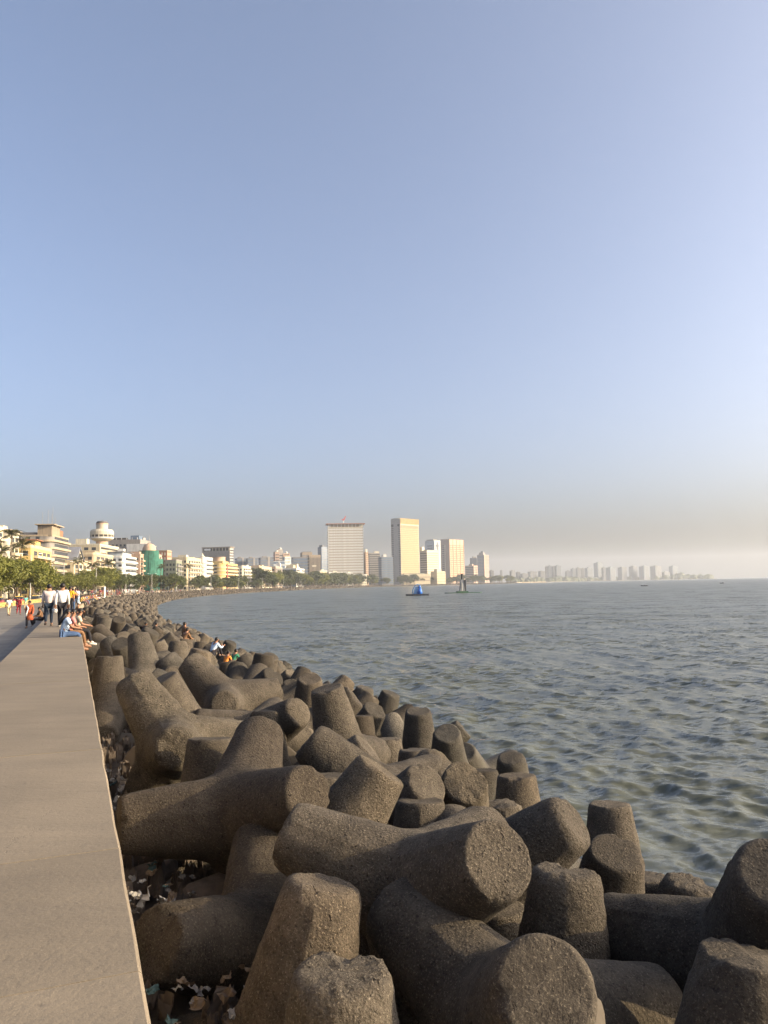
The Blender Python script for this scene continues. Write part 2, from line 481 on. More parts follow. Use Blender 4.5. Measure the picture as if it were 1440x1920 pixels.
# ------------------------------------------------------------------ tetrapods
LEG, R0, RE = 1.45, 0.535, 0.325
AX = [Vector(a)/math.sqrt(3) for a in ((1,1,1),(1,-1,-1),(-1,1,-1),(-1,-1,1))]
def tetra_mesh(name, nphi, nring, seed, amp, erode=1.0, ncap=3):
    rnd = random.Random(seed); k=(R0-RE)/LEG
    V=[]; F=[]; so=Vector((seed*7.3,seed*3.1,seed*5.7))
    chips=[]
    for i in range(4):
        for _ in range(rnd.choice([1,2,3])):
            a=rnd.uniform(0,6.28); chips.append((i,a,rnd.uniform(0.08,0.24)*erode,rnd.uniform(0.06,0.18)))
    for i,a in enumerate(AX):
        others=[b for j,b in enumerate(AX) if j!=i]
        e1=(others[0]-a*a.dot(others[0])).normalized(); e2=a.cross(e1)
        cham=0.035+0.035*rnd.random()*erode
        rows=[]
        for c in range(ncap): rows.append(('cap',(c+0.15)/ncap))
        rows.append(('cap',0.94))
        rows.append(('rim',0.0)); rows.append(('rim',0.5)); rows.append(('rim',1.0))
        rows.append(('side',0.035))
        for c in range(1,nring+1): rows.append(('side',0.035+0.965*c/nring))
        base=len(V)
        for kind,t in rows:
            for q in range(nphi):
                ph=2*math.pi*q/nphi
                e=e1*math.cos(ph)+e2*math.sin(ph)
                g=max(e.dot(b) for b in others)
                tb=R0*g/(4/3+k*g)
                if kind=='cap': p=a*LEG+e*((RE-cham)*t)
                elif kind=='rim':
                    al=t*math.pi/2
                    p=a*(LEG-cham+cham*math.cos(al))+e*(RE-cham+cham*math.sin(al)*(1+k*0.3))
                else:
                    tt=(LEG-cham)+(tb-(LEG-cham))*t; p=a*tt+e*(R0-k*tt)
                    if nphi>=40 and q in (0,nphi//2) and t<0.93: p=p+e*0.015      # mould seam
                    # fillet near the junction
                    if t>0.8:
                        w=(t-0.8)/0.2; p=p+ (p.normalized())*0.035*w*w
                V.append(p)
        m=len(rows)
        for r_ in range(m-1):
            for q in range(nphi):
                q2=(q+1)%nphi
                F.append((base+r_*nphi+q,base+(r_+1)*nphi+q,base+(r_+1)*nphi+q2,base+r_*nphi+q2))
        F.append(tuple(base+q for q in range(nphi)))
    out=[]
    rimc=[(AX[i]*(LEG-0.02)+ (lambda e:e)(((AX[(i+1)%4]-AX[i]*AX[i].dot(AX[(i+1)%4])).normalized()*math.cos(an)+AX[i].cross((AX[(i+1)%4]-AX[i]*AX[i].dot(AX[(i+1)%4])).normalized())*math.sin(an)))*RE, rad, dep) for i,an,rad,dep in chips]
    for p in V:
        d=p.normalized()
        w=mnoise.fractal(p*1.6+so,1.0,2.0,3)*0.013 + mnoise.noise(p*7.0+so)*0.007*erode + mnoise.noise(p*12+so)*0.011*erode + mnoise.noise(p*24+so)*0.007*erode
        q=p+d*w*amp
        for c,rad,dep in rimc:
            dist=(p-c).length
            if dist<rad: q=q-d*(dep*0.55*(1-dist/rad))*(0.6+0.8*abs(mnoise.noise(p*9+so)))
        if amp: q=q+Vector((mnoise.noise(p*5+so*2),mnoise.noise(p*5+so*3),mnoise.noise(p*5+so*4)))*0.008*amp
        out.append(q)
    me=bpy.data.meshes.new(name); bm=bmesh.new()
    bv=[bm.verts.new(p) for p in out]
    for f in F:
        try: bm.faces.new([bv[i] for i in f])
        except ValueError: pass
    bmesh.ops.remove_doubles(bm,verts=bm.verts,dist=0.012)
    bmesh.ops.recalc_face_normals(bm,faces=bm.faces)
    for f in bm.faces: f.smooth=True
    bm.to_mesh(me); bm.free()
    me.materials.append(M['tetra']); return me

NEAR=[tetra_mesh('tetrapod',60,30,i+1,1.0,e) for i,e in enumerate((0.6,1.2,2.0,0.8,1.6,0.5))]
MID=[tetra_mesh('tetrapod',24,10,i+21,1.0,e,2) for i,e in enumerate((0.6,1.0,1.4,0.5))]
LOW=[tetra_mesh('tetrapod',9,3,41,0.9,1.0,1), tetra_mesh('tetrapod',9,3,42,0.9,0.4,1)]
TINY=[tetra_mesh('tetrapod',6,2,43,0.6,0.5,1)]

# hub position and rotation of the blocks nearest the camera
FIT = {
 'A':(0.904, 6.197, 1.576, 2.642, -1.029, -2.976),
 'B':(-0.878, 6.449, 1.15, 0.497, -0.736, -1.454),
 'C':(-0.364, 5.258, 1.055, 0.772, -0.631, -2.205),
 'D':(0.279, 7.705, 2.022, -0.682, -0.822, -2.252),
 'E':(-1.301, 8.141, 1.351, -0.942, -0.923, 3.013),
 'F':(-1.875, 9.883, 2.16, 2.551, -0.88, 0.246),
 'G':(-0.909, 9.414, 1.594, 0.947, -0.019, 0.399),
 'H':(1.017, 9.404, 1.458, 1.995, -0.739, 0.821),
 'I':(1.518, 7.482, 0.812, 0.818, -0.783, -2.463),
 'J':(3.182, 7.044, 1.61, 3.045, -0.684, 3.105),
 'K':(2.219, 5.652, 0.91, 0.56, -0.784, -1.906),
 'L':(2.514, 9.894, 0.496, 1.206, -0.887, 0.803),
 'M':(3.469, 12.401, 0.039, 0.863, -0.549, 2.265),
 'N':(3.287, 10.144, -0.248, 0.772, -0.698, -1.515),
 'N2':(3.331, 9.657, -0.06, 0.825, -0.813, 2.875),
 'O':(2.181, 13.379, 0.261, 0.877, -0.556, 2.483),
 'P':(1.0, 12.277, 1.263, -0.182, -1.386, 2.728),
 'Q':(-0.223, 11.774, 1.28, -0.318, -0.76, -2.159),
 'R':(0.405, 10.552, 0.659, 0.788, -0.705, -1.642),
 'S':(-0.172, 12.099, 1.658, -0.332, -0.757, 1.669),
 'T':(-3.642, 13.3, 2.339, 1.76, -0.913, -2.043),
 'U':(-2.625, 11.411, 1.356, 0.669, -0.642, -0.301),
 'V':(-3.121, 14.076, 1.221, 0.823, -0.523, 1.896),
 'X':(-7.15, 19.911, 1.858, 0.706, -0.542, 0.882),
 'Y':(-4.326, 17.062, 1.769, 0.717, -1.037, 0.731),
 'Z':(-3.975, 19.002, 2.203, 0.785, 0.211, 2.738),
 'AA':(-1.937, 19.032, 1.399, 1.963, -0.746, 1.296),
 'BB':(-0.702, 19.553, 0.288, 0.735, -0.706, -1.131),
 'CC':(-1.879, 23.051, 0.644, 0.859, -0.537, 2.206),
 'DD':(-2.818, 17.04, 1.75, 2.206, -0.678, 0.423),
 'EE':(-2.512, 16.091, 1.001, 0.679, -0.572, 0.493),
 'FF':(-0.04, 17.087, 0.197, 0.739, -0.526, 1.174),
 'GG':(0.525, 15.596, 0.259, 0.673, -0.651, -0.346),
 'HH':(2.051, 17.076, -0.513, 0.792, -0.518, 1.616),
 'II':(1.643, 11.664, 0.289, 0.775, -0.705, -1.49),
 'JJ':(-0.926, 11.164, 0.853, 0.677, -0.595, 0.279),
 'NN':(1.096, 8.416, 0.134, 0.842, -0.664, -2.434),
 'PA':(-9.944, 41.491, 0.693, 0.669, -0.649, -0.309),
 'PB':(-8.591, 38.307, 0.694, 0.785, 0.285, -0.125),
 'PC':(-6.666, 34.527, 0.071, 0.402, -0.737, -1.833),
 'PD':(-7.052, 36.325, 0.142, 0.785, 0.24, -2.736),
 'PE':(-11.309, 43.216, 0.689, 1.398, -0.994, -1.09),
 'OO':(-1.396, 12.922, 1.35, 1.884, -0.76, 1.343)}
FIT_LABEL = {
 'A':'big foreground tetrapod whose flat round end faces the camera','B':'tetrapod leg standing upright left of the big foreground one','C':'upright tetrapod stub at the bottom edge, front centre',
 'D':'long tetrapod lying across, round end cap turned to the right','E':'dark shaded tetrapod beside the wall trough, one leg pointing left','F':'tetrapod beside the wall with dark leg lying right and one upright',
 'G':'coarse leaning tetrapod leg above the long lying one','H':'tetrapod leg with a hollow pit near its upper right end','I':'broad upright tetrapod right of the long lying one',
 'J':'rough pitted tetrapod lying along the right edge, leg rising to frame edge','K':'tetrapod in the bottom right corner of the picture','L':'round eroded tetrapod end by the water, right of pitted leg',
 'M':'lone upright tetrapod stub farthest out to the right in water','N':'low dark tetrapod end at the waterline, left of a pair','N2':'pointed low tetrapod end at the waterline, right of a pair',
 'O':'upright tetrapod at waterline with sunlit right flank and seam','P':'upright tetrapod with a second leg running back up left','Q':'tetrapod with flat end face turned right, behind leaning leg',
 'R':'low rounded tetrapod between leaning leg and long lying one','S':'tetrapod leg sloping down right, above the coarse leaning leg','T':'long smooth tetrapod leg leaning left against the wall trough',
 'U':'shaded tetrapod with flat upper end by the wall trough','V':'short upright tetrapod right of the long smooth leaning leg','X':'upright tetrapod hard by the wall below the seated girl',
 'Y':'tetrapod with rounded end above the long smooth leaning leg','Z':'thick tetrapod leg sloping right, below the seated boy','AA':'tetrapod leg reaching out right over the water, mid distance',
 'BB':'dark wet upright tetrapod standing in water, mid distance','CC':'wedge-shaped tetrapod end at the water below the two children','DD':'tetrapod with small round end cap facing right, mid heap',
 'EE':'rounded low tetrapod in the middle of the heap','FF':'pointed tetrapod end at the waterline, centre','GG':'stubby tetrapod at the waterline left of the wet post-like one','HH':'dark wet tetrapod end poking from the water, centre right',
 'PA':'upright stub tetrapod right behind the boy in pale shirt','PB':'tetrapod leg jutting right below the boy in pale shirt','PC':'tetrapod end at the water right of the two children','PD':'tetrapod in front of the two seated children','PE':'tetrapod beside the huddled person in brown',
 'II':'rough broken tetrapod end below the sunlit upright one','JJ':'low tetrapod end between the dark lying leg and leaning leg','NN':'sunlit tetrapod flank seen below the round end cap','OO':'tetrapod leg tip pointing right above the leaning leg'}
FIT_TONE = {'F':(0.62,0.58,0.55),'E':(0.7,0.66,0.62),'L':(0.68,0.66,0.64),'HH':(0.5,0.47,0.43),'BB':(0.6,0.56,0.52),'J':(0.78,0.78,0.80),'H':(0.85,0.84,0.84),'G':(1.2,1.14,1.05),'B':(1.12,1.04,0.95),'O':(1.15,1.08,0.98),'P':(1.15,1.1,1.0),'T':(1.1,1.08,1.02),'C':(1.1,1.08,1.05)}  # E is toned down for the shade cast on it by its neighbours
TG = 'concrete tetrapods heaped below the sea wall'
hubs = []
for i,(k,(x,y,z,ax,ay,az)) in enumerate(FIT.items()):
    o = obj('tetrapod', NEAR[i % len(NEAR)] if y < 15 else MID[i % len(MID)], None, (x,y,z), (ax,ay,az))
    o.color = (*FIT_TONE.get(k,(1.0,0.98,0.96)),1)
    tag(o, FIT_LABEL[k], 'tetrapod', TG)
    hubs.append(Vector((x,y,z)))

def top_z(u):
    return float(np.interp(-u, [0.8,1.6,3.0,4.5,6.0,7.2,8.4,9.6], [2.0,2.12,1.9,1.55,1.0,0.62,0.2,-0.35]))
CAMP = Vector((0,0,5.0))
def in_view(p):
    v = cam.matrix_world.inverted() @ p
    if v.z > -0.5: return False
    px, py = v.x/-v.z*27/36/0.75, v.y/-v.z*27/36     # -0.5..0.5
    return abs(px) < 0.56 and abs(py) < 0.56

rnd = random.Random(11)
upper=[]; lower=[]
def rrot(r_): 
    return Euler((r_.uniform(0,6.28), math.asin(r_.uniform(-1,1)), r_.uniform(0,6.28)))
def upright(r_):
    """one leg up within a lean, turned at random: how most blocks come to rest"""
    q = AX[0].rotation_difference(Vector((r_.gauss(0,0.75),r_.gauss(0,0.75),1)).normalized())
    return (Matrix.Rotation(r_.uniform(0,6.28),3,'Z') @ q.to_matrix()).to_euler()
ROWS=[-1.55,-3.0,-4.4,-5.75,-7.0,-8.2,-9.2]
CLEAR=[(-8.55,38.05,1.75),(-7.45,36.5,1.35),(-11.2,42.8,1.95),(-17.1,55.5,2.2)]
s=-10.0
while s < 2600:
    step = 1.66 if s<260 else (2.0 if s<500 else 3.2 if s<900 else 6.5)
    for ri,u0 in enumerate(ROWS if s<900 else ROWS[1::2]):
        u = u0 + rnd.uniform(-0.35,0.35)
        sj = s + (step/2 if ri%2 else 0) + rnd.uniform(-0.4,0.4)
        x,y,_ = shore(sj,u)
        z = top_z(u)+rnd.uniform(-0.22,0.22)
        p = Vector((x,y,z))
        near = min((p-h).length for h in hubs[:len(FIT)]) if s<40 else 9
        if near < 1.65: continue
        if s < 13.5 and y > 1.0 and (u > -6.6 or in_view(p)): continue
        if u > -2.2 and s < 3: continue
        for k_ in CLEAR:                                   # keep the sitters on the outer blocks in the open
            if y < k_[1]+0.9 and abs(x/y-k_[0]/k_[1]) < 0.034:
                lim = 5.0+(k_[2]-5.0)*y/k_[1]-1.25
                if z > lim: z = lim
        p = Vector((x,y,z))
        rot = upright(rnd) if rnd.random()<0.5 else rrot(rnd)
        upper.append((sj,u,p,rot))
    s += step
# second layer, mostly hidden, fills the gaps
s=-8.0
while s < 420:
    for u0 in ([-2.3,-3.9,-5.4,-6.9,-8.2] if s<130 else [-3.4,-6.4,-8.4]):
        u=u0+rnd.uniform(-0.4,0.4); x,y,_=shore(s+rnd.uniform(-0.5,0.5),u)
        if s < 17 and in_view(Vector((x,y,1.5))): continue
        lower.append((s,u,Vector((x,y,top_z(u)-1.15+rnd.uniform(-0.15,0.15))),rrot(rnd)))
    s += 1.8 if s<130 else 2.6

def across(u):
    return 'hard by the sea wall' if u>-2.3 else 'second row from the wall' if u>-3.7 else 'mid heap' if u>-5.2 else 'on the seaward slope' if u>-6.6 else 'at the water edge' if u>-7.7 else 'half sunk in water'
def along(s):
    return 'nearest stretch' if s<14 else 'level with the seated girl' if s<27 else 'just past the seated girl' if s<36 else 'level with the hunched boy' if s<47 else 'beyond the hunched boy' if s<58 else 'where the wall bends' if s<72 else 'along the bend' if s<86 else 'far along the bend'
def posture(rot):
    m=rot.to_matrix(); up=max((m@a).z for a in AX)
    return 'upright tetrapod' if up>0.9 else 'leaning tetrapod' if up>0.75 else 'toppled tetrapod'
ind=[t for t in upper if in_view(t[2]) and t[0]>2]
ind.sort(key=lambda t:(t[2]-CAMP).length)
NIND = 300-len(FIT)
chosen=ind[:NIND]; ids=set(id(t) for t in chosen)
seen_labels={}
def nth(label, start=1):
    k=seen_labels.get(label,0); seen_labels[label]=k+1
    return label if k==0 else label+', '+NTH[min(k,len(NTH)-1)]+' nearest'
NTH=['first','second','third','fourth','fifth','sixth','seventh','eighth','ninth','tenth','eleventh','twelfth','thirteenth','fourteenth','fifteenth','sixteenth','seventeenth','eighteenth','nineteenth','twentieth','twenty-first','twenty-second','twenty-third','twenty-fourth','twenty-fifth','twenty-sixth','twenty-seventh','twenty-eighth','twenty-ninth','thirtieth']
for i,(sj,u,p,rot) in enumerate(chosen):
    d=(p-CAMP).length
    me = NEAR[i%6] if d<17 else MID[i%4]
    o=obj('tetrapod', me, None, p, rot)
    tone=random.Random(i*7+1); g_=tone.choice((0.72,0.85,0.95,1.0,1.05,1.15,1.25)); w_=tone.uniform(-0.05,0.06); o.color=(g_*(1+w_),g_,g_*(1-w_),1)
    tag(o, nth(posture(rot)+' '+across(u)+', '+along(sj)), 'tetrapod', TG)
def heap(name, items, label, mat='tetra_far'):
    vs_=[]; ps=[]; off=0
    for (sj,u,p,rot) in items:
        d=(p-CAMP).length
        me = MID[0] if d<14 else (LOW[int(d*7)%2] if d<210 else TINY[0])
        n=len(me.vertices); co=np.empty(n*3); me.vertices.foreach_get('co',co)
        m=np.array(rot.to_matrix()); sc=1.0 if d<500 else 1.25 if d<900 else 1.9
        vs_.append(co.reshape(-1,3)@m.T*sc+np.array(p))
        for q in me.polygons: ps.append([off+k for k in q.vertices])
        off+=n
    me=bpy.data.meshes.new(name); me.from_pydata(np.concatenate(vs_).tolist(),[],ps); me.polygons.foreach_set('use_smooth',[True]*len(ps)); me.materials.append(M[mat])
    return tag(obj(name,me), label, 'tetrapods', kind='stuff')

heap('flanking_tetrapods', [t for t in upper if id(t) not in ids and t[0]<25], 'tetrapods beside and below the viewpoint, at the picture edge', 'tetra')
heap('tetrapod_heap', [t for t in upper if id(t) not in ids and t[0]>=25], 'long mass of grey-brown tetrapods following the wall round the bay')
heap('buried_tetrapods', lower, 'lower layer of tetrapods glimpsed in the gaps of the heap')

# ------------------------------------------------------------------ buildings
def plaster(n, col, dirt=0.5): 
    M[n] = simple('plaster_'+n, tuple(c*0.72 for c in col), 0.9, 0.10, 0.25, dirt=dirt); return M[n]
for n,c in dict(cream=(0.62,0.53,0.36), ivory=(0.66,0.60,0.47), yellow=(0.68,0.49,0.20), white=(0.70,0.69,0.65), grey=(0.30,0.28,0.26), brown=(0.36,0.29,0.21), pink=(0.50,0.36,0.28),
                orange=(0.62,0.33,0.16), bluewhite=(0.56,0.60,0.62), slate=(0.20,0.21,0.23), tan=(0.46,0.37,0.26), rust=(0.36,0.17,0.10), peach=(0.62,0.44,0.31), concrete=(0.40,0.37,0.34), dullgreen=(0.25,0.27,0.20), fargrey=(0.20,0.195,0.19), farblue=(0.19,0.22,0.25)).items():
    plaster(n, c)
M['glass'] = simple('window_glass', (0.035,0.04,0.045), 0.12, 0.3, 0.4, spec=0.6)
M['dark'] = simple('dark_recess', (0.05,0.045,0.04), 0.7, 0.2)
M['blueglass'] = simple('blue_glass', (0.10,0.14,0.20), 0.15, 0.3, 0.15, spec=0.6)
M['roofgrey'] = simple('roof_sheet', (0.16,0.17,0.20), 0.7, 0.2, 0.3)
M['metal'] = simple('galvanised_metal', (0.30,0.30,0.30), 0.45, 0.15, 2, metal=0.6)
M['net'] = simple('green_scaffold_net', (0.025,0.11,0.08), 0.85, 0.35, 0.5, dirt=0.5)
M['red'] = simple('red_paint', (0.42,0.05,0.04), 0.6, 0.2)
M['signwhite'] = simple('sign_white', (0.8,0.8,0.78), 0.6, 0.03)

class Bld:
    def __init__(s, name, label, x, y, yaw, a, b, ztop, z0=2.7):
        s.root = empty(name, (x,y,z0), R(yaw)); tag(s.root, label, 'building')
        s.a, s.b, s.h = a, b, ztop-z0
    def part(s, name, x0,x1,y0,y1,z0,z1, m): return boxpart(name,x0,x1,y0,y1,z0,z1,M[m],s.root)
    def fb(s, face, name, t0,t1,o0,o1,z0,z1,m, parent=None):
        r = parent or s.root
        if face=='S': return boxpart(name,t0,t1,-o1,-o0,z0,z1,M[m],r)
        return boxpart(name,-o1,-o0,t0,t1,z0,z1,M[m],r)
    def body(s, m, r=0.0, h=None):
        s.r=r; b=MB(); b.prism(s.outline(0,r), 0, h or s.h); b.build('wall', M[m], s.root)
    def outline(s, e, r):
        a,b=s.a,s.b
        if r<=0: return [(-e,-e),(a+e,-e),(a+e,b),(-e,b)]
        arc=[(r-(r+e)*math.cos(t), r-(r+e)*math.sin(t)) for t in [math.pi/2*k/7 for k in range(8)]]
        return [(a+e,-e),(a+e,b),(-e,b)]+arc
    def ledge(s, z, t=0.3, e=0.7, m='cream', name='ledge'):
        b=MB(); b.prism(s.outline(e,s.r), z, z+t); b.build(name, M[m], s.root)
    def windows(s, face, n, fl, z0, fh, w=0.55, hh=0.5, sill=0.3, m='glass', t0=0.06, t1=0.94, shade=None, skip=0.0, seed=1):
        L = s.a if face=='S' else s.b; q=random.Random(seed); st=(t1-t0)*L/n
        for k in range(fl):
            for i in range(n):
                if q.random()<skip: continue
                c=t0*L+st*(i+0.5); zz=z0+k*fh+fh*sill
                s.fb(face,'window',c-st*w/2,c+st*w/2,-0.15,0.05,zz,zz+fh*hh,m)
                if shade and q.random()<0.3: s.fb(face,'air_conditioner',c-0.45,c+0.35,0.0,0.45,zz-0.75,zz-0.15,'white')
                if shade: s.fb(face,'sunshade',c-st*w/2-0.2,c+st*w/2+0.2,-0.1,0.55,zz+fh*hh+0.05,zz+fh*hh+0.22,shade)
    def bands(s, face, fl, z0, fh, frac=0.4, m='glass', t0=0.02, t1=0.98, o=0.06, name='window_band'):
        L = s.a if face=='S' else s.b
        for k in range(fl): s.fb(face,name,t0*L,t1*L,-0.2,o,z0+k*fh+fh*0.3,z0+k*fh+fh*(0.3+frac),m)
    def balconies(s, face, bays, fl, z0, fh, m, depth=1.5, t0=0.04,t1=0.96, ph=1.0):
        L = s.a if face=='S' else s.b; st=(t1-t0)*L/bays
        for k in range(fl):
            for i in range(bays):
                c0=t0*L+st*i+0.12*st*0.4; c1=t0*L+st*(i+1)-0.12*st*0.4; z=z0+k*fh
                key=('balc',face,round(c1-c0,2),depth,m,ph)
                if key not in _boxes:
                    b=MB()
                    if face=='S':
                        b.box(0,c1-c0,-depth,0.1,0,0.2); b.box(0,c1-c0,-depth,-depth+0.15,0.2,ph); b.box(0,0.15,-depth+0.15,0.1,0.2,ph); b.box(c1-c0-0.15,c1-c0,-depth+0.15,0.1,0.2,ph)
                    else:
                        b.box(-depth,0.1,0,c1-c0,0,0.2); b.box(-depth,-depth+0.15,0,c1-c0,0.2,ph); b.box(-depth+0.15,0.1,0,0.15,0.2,ph); b.box(-depth+0.15,0.1,c1-c0-0.15,c1-c0,0.2,ph)
                    _boxes[key]=b.mesh('balcony',M[m])
                obj('balcony',_boxes[key],s.root,(c0,0,z) if face=='S' else (0,c0,z))
                w=(c1-c0)*0.8
                s.fb(face,'window',(c0+c1)/2-w/2,(c0+c1)/2+w/2,-0.1,0.06,z+0.25,z+fh*0.78,'glass')
    def parapet(s, m, hh=1.0, e=0.12):
        b=MB(); o=s.outline(e,s.r); i_=s.outline(-0.25,max(0,s.r)); n=len(o)
        z0,z1=s.h-0.1,s.h+hh
        b.add([(p[0],p[1],z0) for p in o]+[(p[0],p[1],z1) for p in o]+[(p[0],p[1],z1) for p in i_]+[(p[0],p[1],s.h+0.02) for p in i_],
              [(k,(k+1)%n,n+(k+1)%n,n+k) for k in range(n)]+[(n+k,n+(k+1)%n,2*n+(k+1)%n,2*n+k) for k in range(n)]+[(2*n+k,2*n+(k+1)%n,3*n+(k+1)%n,3*n+k) for k in range(n)])
        b.build('parapet',M[m],s.root)
    def roofbox(s, name, fx0,fx1,fy0,fy1,hh,m, z=None):
        z=s.h+0.02 if z is None else z
        return s.part(name,fx0*s.a,fx1*s.a,fy0*s.b,fy1*s.b,z,z+hh,m)
    def mast(s, fx, fy, z, hh, r=0.15, name='antenna'):
        b=MB(); b.tube([(fx*s.a,fy*s.b,z),(fx*s.a,fy*s.b,z+hh)],[r,r*0.6],6); return b.build(name,M['metal'],s.root)
    def joined(s, name, boxes, m):
        b=MB()
        for q in boxes: b.box(*q)
        return tag(b.build(name,M[m],s.root), kind='stuff')

def on_shore(name,label,s_,u,a,b,ztop):
    x,y,t=shore(s_,u); return Bld(name,label,x,y,math.degrees(t),a,b,ztop)

# --- the sea-front row, from the left edge of the picture
B=on_shore('apartment_block','orange-topped cream apartment block at the left picture edge with roof dish',250,38,18,16,24.6)
B.body('cream'); B.balconies('S',3,6,0.6,3.5,'ivory'); B.windows('N',4,6,0.4,3.5,shade='cream'); B.parapet('ivory',0.9)
B.roofbox('penthouse',0.1,0.9,0.05,0.7,3.0,'orange'); B.roofbox('water_tank',0.3,0.6,0.1,0.4,2.0,'rust',B.h+3.0); B.mast(0.75,0.1,B.h+3,4.5)
b=MB(); b.lathe([(0.05,0),(0.9,0.35),(1.15,0.7)],12); b.build('roof_dish',M['signwhite'],B.root,(14.0,1.6,B.h+7.5),(R(65),0,R(20)))
B=on_shore('apartment_block','cream block with brown roof edge behind the palms on the left',284,40,12,15,25.2)
B.body('ivory',1.5); B.balconies('S',2,6,0.6,3.5,'cream'); B.windows('N',3,6,0.4,3.5,shade='ivory'); B.parapet('ivory',0.7); B.ledge(B.h+0.7,0.25,0.9,'brown','cornice'); B.roofbox('stair_head',0.2,0.7,0.2,0.8,1.6,'ivory',B.h+0.96)
B=on_shore('apartment_block','yellow-cream mansion with a roof turret left of the brown block',298,36,33,11,20.6)
B.body('yellow',0.8); B.balconies('S',4,5,0.6,3.4,'cream',1.6); B.windows('N',3,5,0.4,3.4,shade='cream'); B.parapet('cream',1.1)
B.roofbox('turret',0.28,0.55,0.1,0.7,3.2,'yellow'); B.roofbox('turret_roof',0.25,0.58,0.02,0.78,0.35,'rust',B.h+3.22); B.roofbox('stair_head',0.62,0.8,0.2,0.6,1.8,'cream')
B=on_shore('office_block','brown-grey block with banded sunlit balconies and rooftop antennas',374,46,30,22,30.0)
B.body('grey',3.0); 
for k in range(8): B.ledge(0.9+k*3.4,0.9,1.1,'tan','balcony_band')
B.bands('S',8,1.2,3.4,0.42,'glass',0.12,0.98); B.windows('N',4,8,0.5,3.4,w=0.4,t0=0.2); B.parapet('tan',0.6)
B.roofbox('penthouse',0.0,0.5,0.02,0.3,5.0,'brown'); B.roofbox('penthouse_cap',-0.06,0.56,-0.05,0.34,0.4,'tan',B.h+5.02)
B.roofbox('rear_wing',0.05,0.9,0.35,1.35,1.8,'grey'); B.roofbox('rust_tank',0.55,0.8,0.05,0.3,3.8,'rust')
for i,(fx,fy,hh) in enumerate(((0.08,0.05,5),(0.22,0.08,8.5),(0.3,0.2,7.5),(0.45,0.1,4.5),(0.12,0.25,6))): B.mast(fx,fy,B.h+5.4,hh,0.13)
B=on_shore('gabled_block','cream block with a grey pitched roof and tall gable window',397,42,36,14,19.8)
B.body('cream'); B.balconies('S',4,4,0.6,3.8,'ivory'); B.windows('N',3,4,0.4,3.8); 
h=B.h; w=16.0
b=MB(); b.add([(2,0.02,h),(2+w,0.02,h),(2+w/2,0.02,h+6.3),(2,14,h),(2+w,14,h),(2+w/2,14,h+6.3)],[(0,1,2),(5,4,3),(0,3,4,1)]); b.build('gable',M['ivory'],B.root)
b=MB(); b.obox((2+w/4-0.3,6.9,h+3.2),(w/4*1.12,0,3.15*1.12),(0,7.7,0),(-0.1,0,0.2)); b.obox((2+3*w/4+0.3,6.9,h+3.2),(w/4*1.12,0,-3.15*1.12),(0,7.7,0),(0.1,0,0.2)); b.build('pitched_roof',M['roofgrey'],B.root)
for i in range(5): B.fb('S','gable_pane',4.6+i*2.3,6.4+i*2.3,-0.1,0.08,h+0.3,h+ (1.6,3.4,4.8,3.4,1.6)[i],'glass')
B.roofbox('flat_roof',0.55,0.98,0.1,0.9,0.6,'tan')
B=on_shore('apartment_block','cream block with long stacked balconies below the round tower',432,40,44,16,24.0)
B.body('tan',2.0); B.balconies('S',4,6,0.6,3.4,'cream',1.7); B.windows('N',4,6,0.4,3.4,shade='cream'); B.parapet('cream',1.0); B.roofbox('stair_head',0.3,0.5,0.2,0.7,2.4,'tan'); B.roofbox('water_tank',0.75,0.9,0.2,0.6,1.6,'brown')
B=on_shore('apartment_block','white-blue block with curved front and set-back top floor',484,36,34,12,24.5)
B.body('bluewhite',2.5)
for k in range(6): B.ledge(0.9+k*3.5,1.0,0.9,'white','balcony_band')
B.bands('S',6,1.4,3.5,0.4,'glass',0.1,0.97); B.windows('N',3,6,0.6,3.5); B.parapet('white',0.8); B.roofbox('penthouse',0.1,0.8,0.15,0.9,3.2,'bluewhite'); B.roofbox('penthouse_roof',0.06,0.84,0.05,0.95,0.3,'slate',B.h+3.22); B.roofbox('water_tank',0.4,0.55,0.3,0.6,2.2,'white',B.h+3.52)
# hotel with the round restaurant on top
x,y,t=shore(526,62); B=Bld('round_topped_hotel','cream hotel crowned by a stacked round restaurant drum',x,y,math.degrees(t),48,22,34.5)
B.body('cream'); B.bands('S',8,1.5,3.8,0.35,'glass',0.05,0.95); B.windows('N',4,8,0.6,3.8); B.parapet('ivory',0.8); B.part('stair_tower',2,8,9,16,B.h,B.h+4.2,'ivory')
cx,cy_,h=21.0,4.5,B.h
def ring(name,prof,m,n=28):
    b=MB(); b.lathe(prof,n,(cx,cy_,h)); return b.build(name,M[m],B.root,smooth=False)
ring('stem',[(3.9,0),(3.7,3.4)],'peach'); ring('bowl',[(3.75,3.3),(6.2,4.4),(7.6,5.3)],'ivory'); ring('lower_rim',[(7.65,5.25),(7.65,6.3)],'white')
ring('window_ring',[(7.3,6.28),(7.3,7.9)],'dark'); ring('upper_rim',[(7.7,7.85),(7.7,10.0),(6.9,11.4)],'ivory'); ring('terrace',[(6.8,11.38),(4.2,11.9)],'tan')
ring('drum',[(3.8,11.6),(3.8,15.0)],'ivory'); ring('drum_band',[(3.95,14.98),(3.95,15.9)],'peach'); ring('drum_top',[(3.7,15.88),(3.7,16.6)],'dark'); ring('crown',[(3.4,16.58),(3.4,17.1),(1.4,17.7)],'slate')
for k in range(16):
    a=2*math.pi*k/16; b=MB(); b.box(-0.18,0.18,-0.25,0.25,0,1.7); b.build('mullion',M['ivory'],B.root,(cx+7.45*math.cos(a),cy_+7.45*math.sin(a),h+6.25),(0,0,a))
